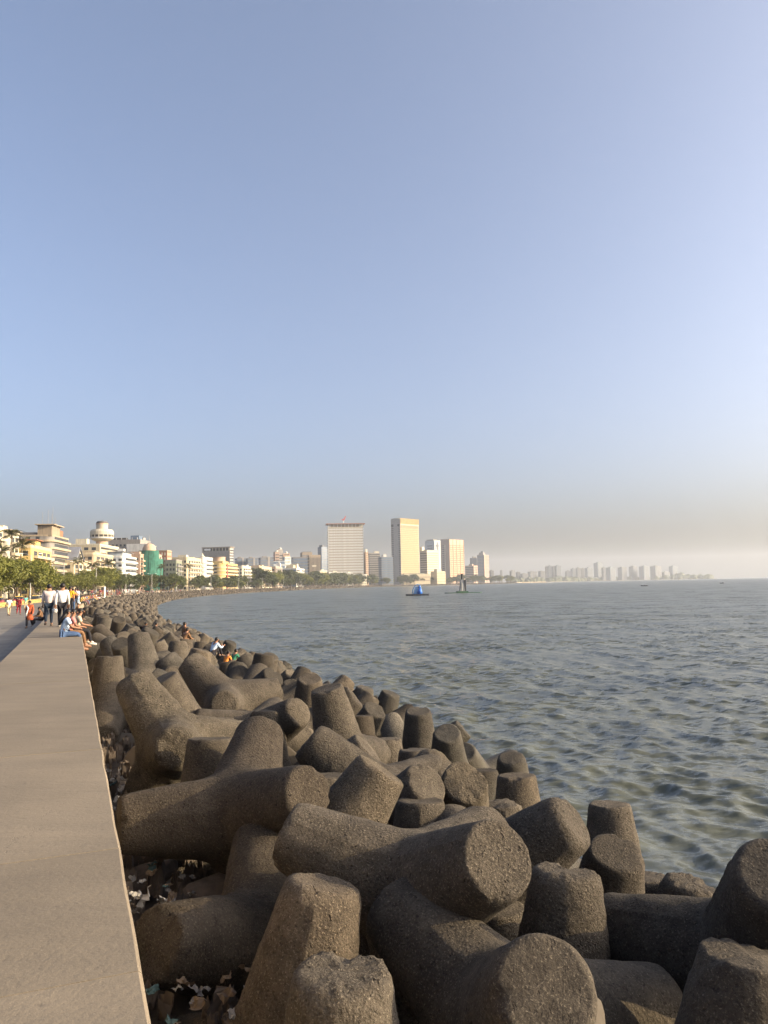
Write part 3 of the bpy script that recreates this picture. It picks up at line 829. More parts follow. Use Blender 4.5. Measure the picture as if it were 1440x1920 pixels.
# grey block with white plant room behind the netted dome
B=on_shore('office_block','dark grey flat block with white roof box behind the green netting',658,75,28,26,46.5)
B.body('grey'); B.windows('N',7,11,1,3.6,w=0.5); B.windows('S',7,11,1,3.6); B.roofbox('white_box',-0.2,0.7,-0.3,0.35,0.4,'ivory',B.h-5.5); B.part('plant_room',-7,16,-7.0,9,B.h-10.5,B.h-4.2,'white'); B.part('blue_shed',3,12,2,9,B.h,B.h+3.4,'blueglass'); B.roofbox('roof_clutter',0.1,0.3,0.5,0.9,1.6,'dark'); B.roofbox('roof_unit',0.6,0.8,0.1,0.5,2.4,'concrete')
for i in range(6): B.mast(0.02,0.1+i*0.17,B.h,1.8,0.35,'vent_pipe')
B=on_shore('apartment_block','dusty pink block left of the green netting',572,48,24,10,29.6)
B.body('pink'); B.balconies('S',3,7,0.6,3.6,'peach'); B.windows('N',3,7,0.4,3.6,shade='peach'); B.parapet('pink',0.8); B.roofbox('stair_head',0.2,0.6,0.2,0.8,2.6,'pink')
# dome under repair, wrapped in netting
B=on_shore('netted_dome_building','domed corner building wrapped in green scaffold netting with a spire',582,42,26,11,31.0)
B.body('pink',5.0); B.windows('S',5,7,0.6,3.8); B.windows('N',3,7,0.6,3.8)
b=MB(); n=40
pr=[(7.4,0),(7.5,8),(7.3,16),(7.55,24),(7.2,29.5)]
b.lathe(pr,n,(6.0,4.5,1.0)); me=b.mesh('scaffold_netting',M['net'])
for v in me.vertices: v.co.x+=mnoise.noise(v.co*0.35)*0.7; v.co.y+=mnoise.noise(v.co*0.35+Vector((9,9,9)))*0.7
obj('scaffold_netting',me,B.root)
b=MB(); b.box(10,26.5,-1.0,-0.7,2,25); b.build('net_panel',M['net'],B.root)
b=MB(); b.lathe([(5.0,0),(5.0,3.2),(4.7,5.4),(3.6,7.3),(1.9,8.5),(0.7,8.9)],20,(7.5,4.5,B.h-1.0)); b.build('dome',M['peach'],B.root,smooth=True)
b=MB(); b.tube([(7.5,4.5,B.h+7.4),(7.5,4.5,B.h+14)],[0.35,0.08],6); b.build('spire',M['metal'],B.root)
for k in range(8):
    a=2*math.pi*k/8; b=MB(); b.box(-0.5,0.5,-0.15,0.15,0,2.6); b.build('dome_window',M['dark'],B.root,(7.5+4.98*math.cos(a),4.5+4.98*math.sin(a),B.h-0.4),(0,0,a+math.pi/2))
B=on_shore('apartment_block','narrow brick-orange block with white window surrounds right of the netting',642,48,14,8,35.4)
B.body('rust'); B.windows('S',4,8,0.8,3.9,w=0.5,hh=0.6,m='ivory'); B.windows('N',3,8,0.8,3.9,w=0.5,hh=0.6,m='ivory'); B.parapet('tan',0.8)
B=on_shore('apartment_block','dull green low block half hidden by trees',640,40,18,9,27.6)
B.body('dullgreen'); B.balconies('S',2,6,0.6,3.8,'grey'); B.windows('N',3,6,0.4,3.8); B.parapet('grey',0.8)
B=on_shore('apartment_block','long cream block with green-shaded balconies left of the white curved one',684,42,46,14,31.0)
B.body('cream',2.0); B.balconies('S',5,7,0.6,3.8,'ivory',1.6); B.windows('N',4,7,0.4,3.8,shade='ivory'); B.parapet('cream',1.0); B.roofbox('stair_head',0.1,0.25,0.2,0.7,3,'ivory'); B.roofbox('water_tank',0.6,0.72,0.2,0.7,2,'brown')
B=on_shore('apartment_block','white block with rounded corner and roof finial left of the yellow one',736,40,28,9,33.0)
B.body('white',4.0)
for k in range(7): B.ledge(0.9+k*4.0,0.9,0.8,'ivory','balcony_band')
B.bands('S',7,1.5,4.0,0.4,'glass',0.15,0.97); B.windows('N',2,7,0.8,4.0,t0=0.45); B.parapet('white',0.9); b=MB(); b.lathe([(2.2,0),(2.0,1.6),(0.9,2.6),(0.15,5.0)],14,(5,4,B.h)); b.build('finial',M['ivory'],B.root)
B=on_shore('apartment_block','bright yellow stepped block with red vertical strip and round turret',792,36,62,28,28.6)
B.body('yellow',6.0)
for k in range(7): B.ledge(0.9+k*3.55,1.0,1.0,'cream','balcony_band')
B.bands('S',7,1.4,3.55,0.40,'glass',0.14,0.98); B.bands('N',7,1.4,3.55,0.40,'glass',0.25,0.96); B.parapet('yellow',1.0)
b=MB(); b.lathe([(6.5,0),(6.5,7.0),(6.9,7.0),(6.9,7.5)],20,(12,8,B.h)); b.build('turret',M['peach'],B.root)
B.part('red_strip',9.5,12.0,-1.25,-0.9,0.5,B.h+0.8,'red'); B.roofbox('stair_head',0.5,0.65,0.2,0.5,2.5,'yellow'); B.roofbox('stepped_top',0.02,0.42,0.05,0.8,3.0,'yellow')
B=on_shore('apartment_block','ivory block with dark balcony recesses right of the yellow one',880,36,42,12,28.0)
B.body('ivory',2.0); B.balconies('S',4,6,0.8,3.9,'white',1.8); B.windows('N',3,6,0.4,3.9); B.parapet('ivory',1.0); B.roofbox('stair_head',0.7,0.9,0.2,0.7,2.6,'white')
B=on_shore('apartment_block','wide cream block with pale piers behind the tall trees',982,38,70,24,30.0)
B.body('cream',2.0); B.balconies('S',6,6,0.8,4.2,'ivory',1.8); B.windows('N',5,6,0.6,4.2,shade='ivory'); B.parapet('peach',1.2); B.roofbox('stair_head',0.5,0.6,0.2,0.6,3.2,'cream'); B.roofbox('water_tank',0.2,0.3,0.2,0.6,2.4,'tan')
B=on_shore('apartment_block','peach block with tall white fins beside the wide cream block',1080,38,50,11,32.0)
B.body('peach'); B.bands('S',6,1.5,4.4,0.4,'glass'); B.windows('N',2,6,0.8,4.4); B.parapet('ivory',1.0)
for i in range(7): B.fb('S','fin',1+i*7.6,1.9+i*7.6,0.05,0.9,0,B.h+1.5,'white')
B.roofbox('white_tower',0.8,0.95,0.1,0.6,6.5,'white')
B=on_shore('office_block','modern white and black striped block with dark glass corner',1228,34,78,28,32.5)
B.body('white'); B.bands('N',6,1.5,4.6,0.55,'dark',0.35,0.92,0.08); B.bands('S',6,1.5,4.6,0.5,'dark',0.02,0.42,0.08); B.bands('S',6,1.5,4.6,0.5,'dark',0.62,0.98,0.08)
B.fb('N','glass_corner',0.3,9,-0.1,0.12,1,B.h-1.5,'blueglass'); B.parapet('white',0.8); B.roofbox('turret',0.05,0.3,0.2,0.6,5.5,'cream'); B.roofbox('roof_block',0.3,0.45,0.1,0.5,8.0,'ivory'); B.roofbox('tank',0.7,0.8,0.2,0.6,4.0,'white')

# --- towers and blocks further back
def tower(name,label,x,y,yaw,a,b,ztop): return Bld(name,label,x,y,yaw,a,b,ztop)
B=tower('office_slab','grey slab tower with overhanging roof and white roof sign',-248,1230,78,14,48,69)
B.body('concrete'); B.joined('ribs',[( -0.35,0.0,1.0+i*1.6,1.5+i*1.6,2,B.h-6) for i in range(29)],'grey'); B.fb('N','top_recess',1,47,-0.2,0.12,B.h-5.2,B.h-1.0,'dark')
B.ledge(B.h,1.0,1.8,'brown','roof_slab')
for i in range(9): B.fb('N','column',1.2+i*5.6,2.0+i*5.6,0.13,0.7,B.h-5.4,B.h,'ivory')
B.fb('N','roof_sign',33,44,0.72,0.9,B.h-4.2,B.h-1.6,'signwhite'); B.bands('S',14,2,4.4,0.4,'glass')
B=tower('white_office_tower','broad pale tower with thin dark floor lines and a red emblem on top',-124,1680,6,78,40,132)
B.body('peach' if False else 'ivory'); nf=21; fh=(B.h-6)/nf
for k in range(nf): B.fb('S','window_band',1.6,77,-0.3,0.1,5+k*fh+fh*0.72,5+k*fh+fh*0.93,'brown'); 
for k in range(nf): B.fb('S','floor_panel',1.4,77.2,0.0,0.35,5+k*fh+fh*0.02,5+k*fh+fh*0.66,'white')
B.fb('S','corner_pier',0,1.3,0,0.7,0,B.h,'white'); B.fb('S','corner_pier',77.3,78,0,0.7,0,B.h,'white'); B.bands('N',20,5,fh,0.3,'dark')
B.part('penthouse',4,72,3,34,B.h,B.h+6.4,'brown')
for i in range(9): B.part('column',5+i*8.0,6.2+i*8.0,1.6,2.6,B.h,B.h+6.4,'white')
B.part('penthouse_end',0.6,4,0.8,30,B.h,B.h+6.4,'white'); B.part('penthouse_end',72,77.4,0.8,30,B.h,B.h+6.4,'ivory'); B.part('roof_slab',-4,82,-2.5,38,B.h+6.42,B.h+8.3,'rust')
em=MB(); em.tube([(35,10,B.h+8.3),(35,10,B.h+16)],[0.7,0.5],6); em.build('emblem_mast',M['metal'],B.root)
em=MB(); em.v=[]; poly=[(-7,0.2),(-2,0),(1,2.0),(3.5,6.5),(6.2,8.2),(4.6,4.2),(4.2,1.2),(1.6,-2.2),(-1.2,-3.4),(-2.6,-1.2)]
em.add([(p[0],-0.5,p[1]) for p in poly]+[(p[0],0.5,p[1]) for p in poly],[tuple(range(10)),tuple(range(19,9,-1))]+[(k,10+k,10+(k+1)%10,(k+1)%10) for k in range(10)]); em.build('emblem',M['red'],B.root,(35,10,B.h+18))
B=tower('office_annex','thin tan annex strip at the right of the broad pale tower',-42,1690,20,6,16,77); B.body('peach'); B.bands('S',16,3,4.4,0.3,'brown'); B.roofbox('lift_head',0.1,0.8,0.1,0.5,6,'white')
B=tower('hotel_tower','tallest tower, sunlit cream with fine window rows and left side toned grey for shade',42,2000,50,78,32,176)
B.body('cream',0); nf=30; fh=(B.h-26)/nf
for k in range(nf): B.fb('S','window_band',1.2,77,-0.3,0.12,8+k*fh+fh*0.45,8+k*fh+fh*0.80,'brown')
B.joined('mullions',[(2+i*3.05,2.5+i*3.05,-0.55,-0.12,8,B.h-18) for i in range(25)],'yellow')
B.fb('S','arcade_band',1.2,77,-0.3,0.15,B.h-23,B.h-17,'brown'); B.joined('crown_fins',[(0.4+i*3.2,1.6+i*3.2,-0.9,0,B.h-14,B.h+0.8) for i in range(25)],'yellow')
B.fb('N','shade_toned_side',-0.0,32,0.0,0.25,0,B.h-0.3,'concrete')  # grey sheet over the cream body: shade of the left face put into colour
for k in range(nf+1):
    for c in (3.5,26.5):
        B.fb('N','window',c-3,c+3.5,0.0,0.35,8+k*fh+fh*0.3,8+k*fh+fh*0.75,'dark')
B.fb('N','top_window',2,10,0.0,0.4,B.h-20,B.h-15,'dark'); B.fb('N','top_window',23,31,0.0,0.4,B.h-20,B.h-15,'dark'); B.roofbox('roof_deck',0.0,0.6,0.2,0.9,1.2,'concrete')
B=tower('hotel_block','lower sunlit hotel block with white floor bands beside the tallest tower',113,2060,50,50,24,93)
B.body('ivory'); nf=13; fh=(B.h-10)/nf
for k in range(nf): B.fb('S','window_band',0.8,49,-0.3,0.12,5+k*fh+fh*0.45,5+k*fh+fh*0.95,'brown'); B.fb('N','window_band',0.8,23,-0.3,0.12,5+k*fh+fh*0.35,5+k*fh+fh*0.8,'dark')
B.fb('N','shade_toned_side',0.1,23.9,-0.5,0.06,0,B.h-0.2,'concrete'); B.parapet('ivory',1.2); B.part('stair_tower',-6,4,12,20,B.h-0.5,B.h+10,'ivory')  # left face covered in a greyer tone that paints in its shade
B=tower('white_tower','blue-white tower behind with an oval opening near its top',152,2350,42,28,40,136)
B.body('bluewhite'); B.bands('N',14,20,7.2,0.4,'slate',0.2,0.75); B.bands('S',14,20,7.2,0.3,'slate',0.1,0.3)
b=MB(); b.lathe([(5.5,0),(5.5,0.6)],18); b.build('oval_recess',M['slate'],B.root,(14,-0.3,B.h-16),(R(90),0,0))
B.fb('S','dark_shaft',11,17,0.0,0.3,20,B.h-5,'slate'); B.roofbox('roof_block',0.1,0.7,0.2,0.9,4,'grey')
B=tower('orange_tower','orange-tan tower with window rows and a shaded left side',189,2250,50,75,31,131)
B.body('peach'); nf=20; fh=(B.h-18)/nf
for k in range(nf): B.fb('S','window_band',1,74,-0.3,0.12,4+k*fh+fh*0.4,4+k*fh+fh*0.85,'rust')
for i in range(5): B.fb('S','pier',0.2+i*18.4,1.6+i*18.4,0.0,1.0,0,B.h+1.5,'peach')
B.fb('N','shade_toned_side',0.1,31,-0.2,0.2,0,B.h+3,'pink'); B.fb('N','light_fin',14,16.5,0.2,1.2,4,B.h-14,'ivory')  # pink sheet on the left face carries its shade as colour
for k in range(nf): B.fb('N','window',18,26,0.1,0.32,4+k*fh+fh*0.3,4+k*fh+fh*0.75,'dark')
B.parapet('peach',2.0)
B=tower('hotel_podium','low cream podium with planted roof below the tallest tower',47,1960,18,72,20,29); B.body('cream'); B.bands('S',2,6,9,0.25,'brown'); B.roofbox('roof_garden',0.05,0.8,0.2,0.9,2.5,'dullgreen'); B.parapet('ivory',0.8)
B=tower('low_annex','stepped cream annex right of the hotel podium',135,2010,40,31,24,36); B.body('cream'); B.bands('S',4,4,7,0.3,'brown'); B.roofbox('step_block',0.1,0.6,0.1,0.6,6,'ivory')
B=tower('office_block','grey office block directly right of the broad pale tower',-37,1850,15,26,22,80); B.body('grey'); B.bands('S',14,4,5.2,0.45,'glass'); B.bands('N',14,4,5.2,0.45,'glass'); B.roofbox('roof_block',0.5,0.95,0.1,0.6,5,'ivory'); B.parapet('concrete',1)
B=tower('office_block','dark glass block left of the tallest tower',-8,1800,15,28,30,69); B.body('slate'); B.bands('S',12,3,5.2,0.6,'blueglass'); B.bands('N',12,3,5.2,0.5,'blueglass'); B.roofbox('white_box',0.2,0.5,0.2,0.7,6,'white'); B.mast(0.4,0.4,B.h+6,8,0.4)
B=tower('glass_tower','slim blue-grey tower peeking left of the broad pale tower',-148,1800,45,18,14,95); B.body('blueglass'); B.bands('N',16,4,5.4,0.35,'slate'); B.bands('S',16,4,5.4,0.35,'slate'); B.roofbox('roof_fin',0.2,0.5,0.1,0.9,5,'slate')
B=tower('office_block','tan block with dark vertical flutes',-148,1500,15,23,19,64); B.body('brown')
for i in range(9): B.fb('S','flute',0.6+i*2.6,1.7+i*2.6,-0.1,0.15,4,B.h-4,'dark')
B.fb('S','sign_panel',6,14,0.2,0.4,B.h-22,B.h-19,'ivory'); B.bands('N',9,4,6,0.4,'dark'); B.parapet('tan',1)
B=tower('office_block','long dark grey glass block in the middle distance',-184,1540,12,31,36,62); B.body('slate'); B.bands('S',9,4,6,0.5,'blueglass'); B.bands('N',9,4,6,0.4,'blueglass'); B.parapet('grey',1)
B=tower('office_block','brown-topped box rising behind the dark grey glass block',-172,1600,12,21,40,75); B.body('brown'); B.bands('S',10,4,6.4,0.4,'slate'); B.fb('S','white_stripe',1,20,0.0,0.4,B.h-22,B.h-20,'white'); B.roofbox('roof_rail',0.1,0.9,0.1,0.9,1.6,'slate')
B=tower('apartment_tower','white block with a chequer of dark windows',-190,1460,30,12,11,60); B.body('white'); B.windows('S',4,9,3,6,w=0.5,hh=0.5); B.windows('N',3,9,3,6,w=0.5,hh=0.5); B.parapet('white',1)
for n,x,y,a,b_,zt,c,lab in (('apartment_tower',-223,1560,9,16,75,'pink','slim pink-grey tower, left of three clustered'),('apartment_tower',-222,1600,10,16,82,'concrete','slim pale tower with round roof tank, middle of three clustered'),('apartment_tower',-207,1570,13,10,72,'peach','peach-topped tower, right of three clustered')):
    B=tower(n,lab,x,y,20,a,b_,zt); B.body(c); B.bands('S',12,3,5.5,0.4,'glass',0.1,0.9); B.bands('N',12,3,5.5,0.3,'red' if c=='pink' else 'glass'); b=MB(); b.lathe([(2.6,0),(2.8,3.0),(1.0,4.2)],12,(a*0.5,3.2,B.h)); b.build('roof_tank',M['white'],B.root)
B=tower('office_block','low blue glass block in front of the clustered slim towers',-207,1400,12,25,40,51); B.body('bluewhite'); B.bands('S',6,4,7.4,0.5,'blueglass'); B.bands('N',6,4,7.4,0.4,'blueglass'); B.fb('S','white_pier',13,15,0,0.6,10,B.h,'white')
for x,y,a,b_,zt,lab in ((-254,1320,16,30,54,'blue-grey distant block right of the grey slab tower'),(-232,1300,17,20,53,'blue-grey distant block with pale shaft, second from the slab'),(-220,1360,23,25,56,'blue-grey distant block left of the clustered towers')):
    B=tower('office_block',lab,x,y,18,a,b_,zt); B.body('slate'); B.bands('S',10,3,4.8,0.35,'blueglass'); B.bands('N',10,3,4.8,0.35,'blueglass'); B.fb('S','pale_shaft',a*0.55,a*0.72,0,0.5,4,B.h+2,'concrete'); B.parapet('slate',0.8); B.roofbox('roof_block',0.2,0.5,0.2,0.6,3,'grey')
for x,y,yw,a,b_,zt,c,lab in ((-114,1340,35,16,9,30,'cream','low cream house under the slim blue-grey tower'),(-102,1400,25,29,14,28,'ivory','low pale house with white roof edge before the broad tower'),(-73,1450,25,13,8,27,'white','small white house among the trees before the broad tower'),(-51,1520,25,17,8,24,'ivory','small pale house near the right foot of the broad tower')):
    B=tower('low_house',lab,x*1.085,y*1.085,yw,a,b_,zt+2); B.body(c); B.windows('S',4,5,1.5,5.2,w=0.5); B.windows('N',2,5,1.5,5.2,w=0.5); B.parapet('white',1.2,0.5); B.roofbox('stair_head',0.3,0.6,0.2,0.7,3.5,'ivory')
B=tower('glass_tower','dark grey tower behind the stepped grey one, right of centre',309,2750,20,26,12,93); B.body('slate'); B.bands('S',15,3,5.6,0.3,'blueglass'); B.roofbox('roof_unit',0.3,0.8,0.2,0.8,5,'grey')
B=tower('glass_tower','stepped grey tower with sunlit orange edge, right of centre',348,2700,62,48,26,102); B.body('grey'); B.bands('N',18,3,5.2,0.4,'blueglass'); B.bands('S',18,3,5.2,0.3,'rust'); B.fb('S','sunlit_tone_pier',0.2,6,0,0.8,0,B.h,'peach'); B.roofbox('roof_block',0.1,0.5,0.2,0.8,8,'grey'); B.roofbox('roof_fin',0.2,0.35,0.3,0.6,13,'slate')  # peach pier paints the sunlit strip into the colour of this edge
B=tower('office_block','low brown-grey block at the foot of the stepped grey tower',301,2620,55,30,33,63); B.body('pink'); B.bands('N',9,3,6,0.4,'dark'); B.bands('S',9,3,6,0.4,'dark'); B.roofbox('roof_block',0.1,0.4,0.2,0.6,5,'pink')

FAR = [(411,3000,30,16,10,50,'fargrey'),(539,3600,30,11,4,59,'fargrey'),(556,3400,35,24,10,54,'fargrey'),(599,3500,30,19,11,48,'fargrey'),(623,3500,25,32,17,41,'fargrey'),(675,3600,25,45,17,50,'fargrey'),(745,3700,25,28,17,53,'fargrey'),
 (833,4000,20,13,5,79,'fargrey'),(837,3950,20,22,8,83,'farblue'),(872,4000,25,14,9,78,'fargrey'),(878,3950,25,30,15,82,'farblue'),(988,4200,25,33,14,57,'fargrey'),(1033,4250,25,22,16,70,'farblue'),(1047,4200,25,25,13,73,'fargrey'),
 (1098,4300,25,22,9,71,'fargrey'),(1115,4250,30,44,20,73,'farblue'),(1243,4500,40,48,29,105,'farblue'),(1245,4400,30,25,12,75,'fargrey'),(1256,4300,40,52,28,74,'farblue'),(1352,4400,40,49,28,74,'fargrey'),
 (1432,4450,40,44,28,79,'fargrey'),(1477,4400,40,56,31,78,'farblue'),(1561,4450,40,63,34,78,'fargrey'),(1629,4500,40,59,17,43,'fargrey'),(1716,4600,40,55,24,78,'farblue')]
ORD=['first','second','third','fourth','fifth','sixth','seventh','eighth','ninth','tenth','eleventh','twelfth','thirteenth','fourteenth','fifteenth','sixteenth','seventeenth','eighteenth']
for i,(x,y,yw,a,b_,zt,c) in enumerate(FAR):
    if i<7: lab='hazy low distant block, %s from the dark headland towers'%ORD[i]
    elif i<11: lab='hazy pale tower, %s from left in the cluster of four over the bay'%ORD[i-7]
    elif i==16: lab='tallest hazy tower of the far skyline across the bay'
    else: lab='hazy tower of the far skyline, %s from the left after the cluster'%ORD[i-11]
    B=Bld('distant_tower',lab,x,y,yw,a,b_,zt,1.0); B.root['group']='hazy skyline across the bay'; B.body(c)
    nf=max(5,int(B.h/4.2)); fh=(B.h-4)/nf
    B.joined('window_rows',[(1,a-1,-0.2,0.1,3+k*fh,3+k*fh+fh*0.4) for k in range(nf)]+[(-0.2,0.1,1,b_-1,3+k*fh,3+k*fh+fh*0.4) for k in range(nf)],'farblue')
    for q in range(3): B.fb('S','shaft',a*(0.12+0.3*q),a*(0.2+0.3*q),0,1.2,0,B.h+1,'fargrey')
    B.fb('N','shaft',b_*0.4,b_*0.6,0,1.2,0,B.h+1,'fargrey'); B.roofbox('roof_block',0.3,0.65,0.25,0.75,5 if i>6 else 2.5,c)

# ------------------------------------------------------------------ trees
def leaf_mat(name, a, b, tr=0.35):
    m=bpy.data.materials.new(name); m.use_nodes=True; nt=m.node_tree; nt.nodes.clear()
    tc=N(nt,'ShaderNodeTexCoord'); oi=N(nt,'ShaderNodeObjectInfo'); nz=noise(nt,tc.outputs['Object'],1.1,4); nz2=noise(nt,tc.outputs['Object'],6,2)
    f=math_n(nt,'ADD',math_n(nt,'MULTIPLY',nz.outputs[0],0.6),math_n(nt,'MULTIPLY',nz2.outputs[0],0.5))
    c=mixc(nt,ramp(nt,f,[(0.38,0),(0.68,1)]),a,b)
    hs=N(nt,'ShaderNodeHueSaturation'); nt.links.new(c,hs.inputs['Color']); nt.links.new(math_n(nt,'ADD',math_n(nt,'MULTIPLY',oi.outputs['Random'],0.4),0.8),hs.inputs['Value'])
    d=N(nt,'ShaderNodeBsdfPrincipled'); d.inputs['Roughness'].default_value=0.55; d.inputs['Specular IOR Level'].default_value=0.3; t=N(nt,'ShaderNodeBsdfTranslucent'); mx=N(nt,'ShaderNodeMixShader'); mx.inputs[0].default_value=tr
    o=N(nt,'ShaderNodeOutputMaterial'); nt.links.new(hs.outputs[0],d.inputs['Base Color']); nt.links.new(hs.outputs[0],t.inputs[0])
    nt.links.new(d.outputs[0],mx.inputs[1]); nt.links.new(t.outputs[0],mx.inputs[2]); nt.links.new(mx.outputs[0],o.inputs[0]); return m
M['leaf']=leaf_mat('almond_leaves',(0.045,0.065,0.012),(0.20,0.195,0.04))
M['leafdark']=leaf_mat('dark_leaves',(0.035,0.05,0.016),(0.10,0.11,0.035),0.25)
M['palmleaf']=leaf_mat('palm_leaves',(0.03,0.04,0.012),(0.10,0.095,0.035),0.2)
M['bark']=simple('tree_bark',(0.12,0.095,0.07),0.95,0.3,3,bump=0.5,bscale=10)

def mesh_np(name, co, quads, mat):
    me=bpy.data.meshes.new(name); q=np.asarray(quads)
    me.vertices.add(len(co)); me.vertices.foreach_set('co',np.asarray(co,float).ravel())
    me.loops.add(q.size); me.loops.foreach_set('vertex_index',q.ravel()); me.polygons.add(len(q)); me.polygons.foreach_set('loop_start',np.arange(0,q.size,4)); me.polygons.foreach_set('loop_total',np.full(len(q),4))
    me.update(); me.materials.append(mat); return me

def crown_mesh(name, seed, rx, rz, nclump, nleaf, size, mat, zc):
    """leaf quads in clumps through an uneven crown"""
    rg=np.random.default_rng(seed); C_=[]
    for i in range(nclump):
        d=rg.normal(size=3); d/=np.linalg.norm(d); d[2]=abs(d[2])*1.0-0.25 if rg.random()<0.75 else d[2]
        k=rg.uniform(0.35,1.0)**0.6
        C_.append((d*np.array([rx,rx,rz])*k, rg.uniform(0.2,0.42)*rx))
    pos=[];nrm=[]
    for c,r in C_:
        p=rg.normal(size=(nleaf,3)); p/=np.linalg.norm(p,axis=1)[:,None]; rad=r*rg.uniform(0.45,1.08,nleaf)[:,None]
        pos.append(c+p*rad*np.array([1,1,0.75])); nrm.append(p*0.7+np.array([0,0,0.55])+rg.normal(0,0.55,(nleaf,3)))
    pos=np.concatenate(pos);nrm=np.concatenate(nrm);nrm/=np.linalg.norm(nrm,axis=1)[:,None]
    t=np.cross(nrm,rg.normal(size=pos.shape));t/=np.linalg.norm(t,axis=1)[:,None];b=np.cross(nrm,t)
    L=size*rg.uniform(0.6,1.3,len(pos))[:,None];W=L*0.55
    co=np.stack([pos-t*L,pos+b*W-nrm*L*0.12,pos+t*L,pos-b*W-nrm*L*0.12],1).reshape(-1,3)+np.array([0,0,zc])
    return mesh_np(name,co,np.arange(len(co)).reshape(-1,4),mat)

def trunk_mesh(seed, h, r, spread):
    q=random.Random(seed); b=MB()
    p=[Vector((0,0,-0.3))]
    for k in range(1,5): p.append(Vector((q.uniform(-0.15,0.15)*k,q.uniform(-0.15,0.15)*k,h*0.45*k/4)))
    b.tube(p,[r*1.35,r,r*0.9,r*0.85,r*0.8],8)
    for i in range(6):
        a=6.28*i/6+q.uniform(-0.4,0.4); t=p[-1]; e=Vector((math.cos(a)*spread*q.uniform(0.5,0.9),math.sin(a)*spread*q.uniform(0.5,0.9),h*q.uniform(0.3,0.5)))
        m=t+e*0.5+Vector((0,0,-h*0.04)); b.tube([t-Vector((0,0,0.3)),m,t+e],[r*0.55,r*0.38,r*0.15],6)
    return b.mesh('trunk',M['bark'])
CROWNS=[crown_mesh('crown',i+60,4.6+0.3*(i%2),2.9,40,115,0.27,M['leaf'],5.6) for i in range(4)]
DARKC=[crown_mesh('crown',i+80,4.4,3.4,34,95,0.34,M['leafdark'],6.2) for i in range(3)]
TRUNKS=[trunk_mesh(i,8.0,0.24,4.0) for i in range(3)]
rnd=random.Random(5)
def tree(name,label,x,y,z,sc,kind,group,i):
    r_=empty(name,(x,y,z),rnd.uniform(0,6.28)); label=nth(label); r_.scale=(sc*rnd.uniform(0.9,1.1),sc*rnd.uniform(0.9,1.1),sc*rnd.uniform(0.9,1.08)); tag(r_,label,'tree',group)
    obj('trunk',TRUNKS[i%3],r_); obj('crown',(CROWNS if kind==0 else DARKC)[i%(4 if kind==0 else 3)],r_)
    return r_
i=0; s=112.0
while s<345:
    x,y,_=shore(s,20.5+rnd.uniform(-1.5,1.5))
    tree('almond_tree','broad-leaved roadside tree, %s from the left picture edge'%(ORD[i] if i<18 else 'far along the row'),x,y,2.6,rnd.uniform(1.08,1.28) if s<230 else rnd.uniform(0.8,1.0),0,'leafy trees along the sea road',i); i+=1
    s+=8.0+rnd.uniform(-0.8,0.8) if s<240 else 10.5
s=350.0
while s<900:
    x,y,_=shore(s,rnd.uniform(18,31)); sc=rnd.uniform(0.85,1.55); k=1 if rnd.random()<0.65 else 0
    tree('roadside_tree',('dark' if k else 'bright green')+(' tall' if sc>1.2 else ' small')+' tree on the sea road before the '+('netted dome' if s<640 else 'yellow block' if s<800 else 'ivory blocks'),x,y,2.6,sc,k,'trees along the middle of the sea road',i); i+=1
    s+=rnd.uniform(9,15)
while s<2650:
    for _ in range(2):
        x,y,_t=shore(s+rnd.uniform(-10,10),rnd.uniform(14,44) if not 1250<s<1700 else rnd.uniform(9,26)); sc=rnd.uniform(1.5,2.9); k=1 if rnd.random()<0.8 else 0
        tree('shore_tree',('dark' if k else 'bright')+(' tall' if sc>1.9 else '')+' tree on the far shore '+('left of the broad pale tower' if s<1480 else 'below the broad pale tower' if s<1750 else 'below the hotel towers' if s<2250 else 'on the headland'),x,y,2.6,sc,k,'trees along the far shore',i); i+=1
    s+=rnd.uniform(20,34) if not 1250<s<1700 else rnd.uniform(9,14)
# palms
def frond_mesh(seed):
    q=random.Random(seed); b=MB(); L=4.2; n=12; prev=None
    pts=[Vector((L*k/n*math.cos(0.15),0,1.35*math.sin(2.3*k/n)*0.9-1.9*(k/n)**2.2)) for k in range(n+1)]
    b.tube(pts,[0.05*(1-0.8*k/n) for k in range(n+1)],4)
    for k in range(2,n+1):
        for j in range(2):
            for sd in (-1,1):
                p=pts[k]-(pts[k]-pts[k-1])*0.5*j; ll=1.15*math.sin(math.pi*(0.18+0.8*k/n))+0.15
                e=p+Vector((ll*0.55,sd*ll*0.8,-ll*q.uniform(0.25,0.6))); w=Vector((0.09,0,0.0))
                b.add([p-w,p+w,e],[(0,1,2)])
    return b.mesh('frond',M['palmleaf'])
FR=[frond_mesh(i) for i in range(3)]
def palm(label,x,y,zc):
    h=zc-2.7; r_=empty('palm_tree',(x,y,2.7),rnd.uniform(0,6.28)); tag(r_,label,'palm tree','coconut palms before the sea-front blocks')
    b=MB(); lx=rnd.uniform(-0.8,0.8); pts=[(lx*(k/7)**2,0.3*math.sin(k),h*k/7) for k in range(8)]; b.tube(pts,[0.24-0.012*k for k in range(8)],8); b.build('trunk',M['bark'],r_,smooth=True)
    tp=pts[-1]
    for k in range(17):
        obj('frond',FR[k%3],r_,tp,(0,R(rnd.uniform(-52,28)),6.28*k/17+rnd.uniform(-0.2,0.2)),(rnd.uniform(0.85,1.1),)*3)
    b=MB(); b.ball((tp[0],tp[1],tp[2]-0.35),(0.45,0.45,0.4),8,5); b.build('coconuts',M['bark'],r_)
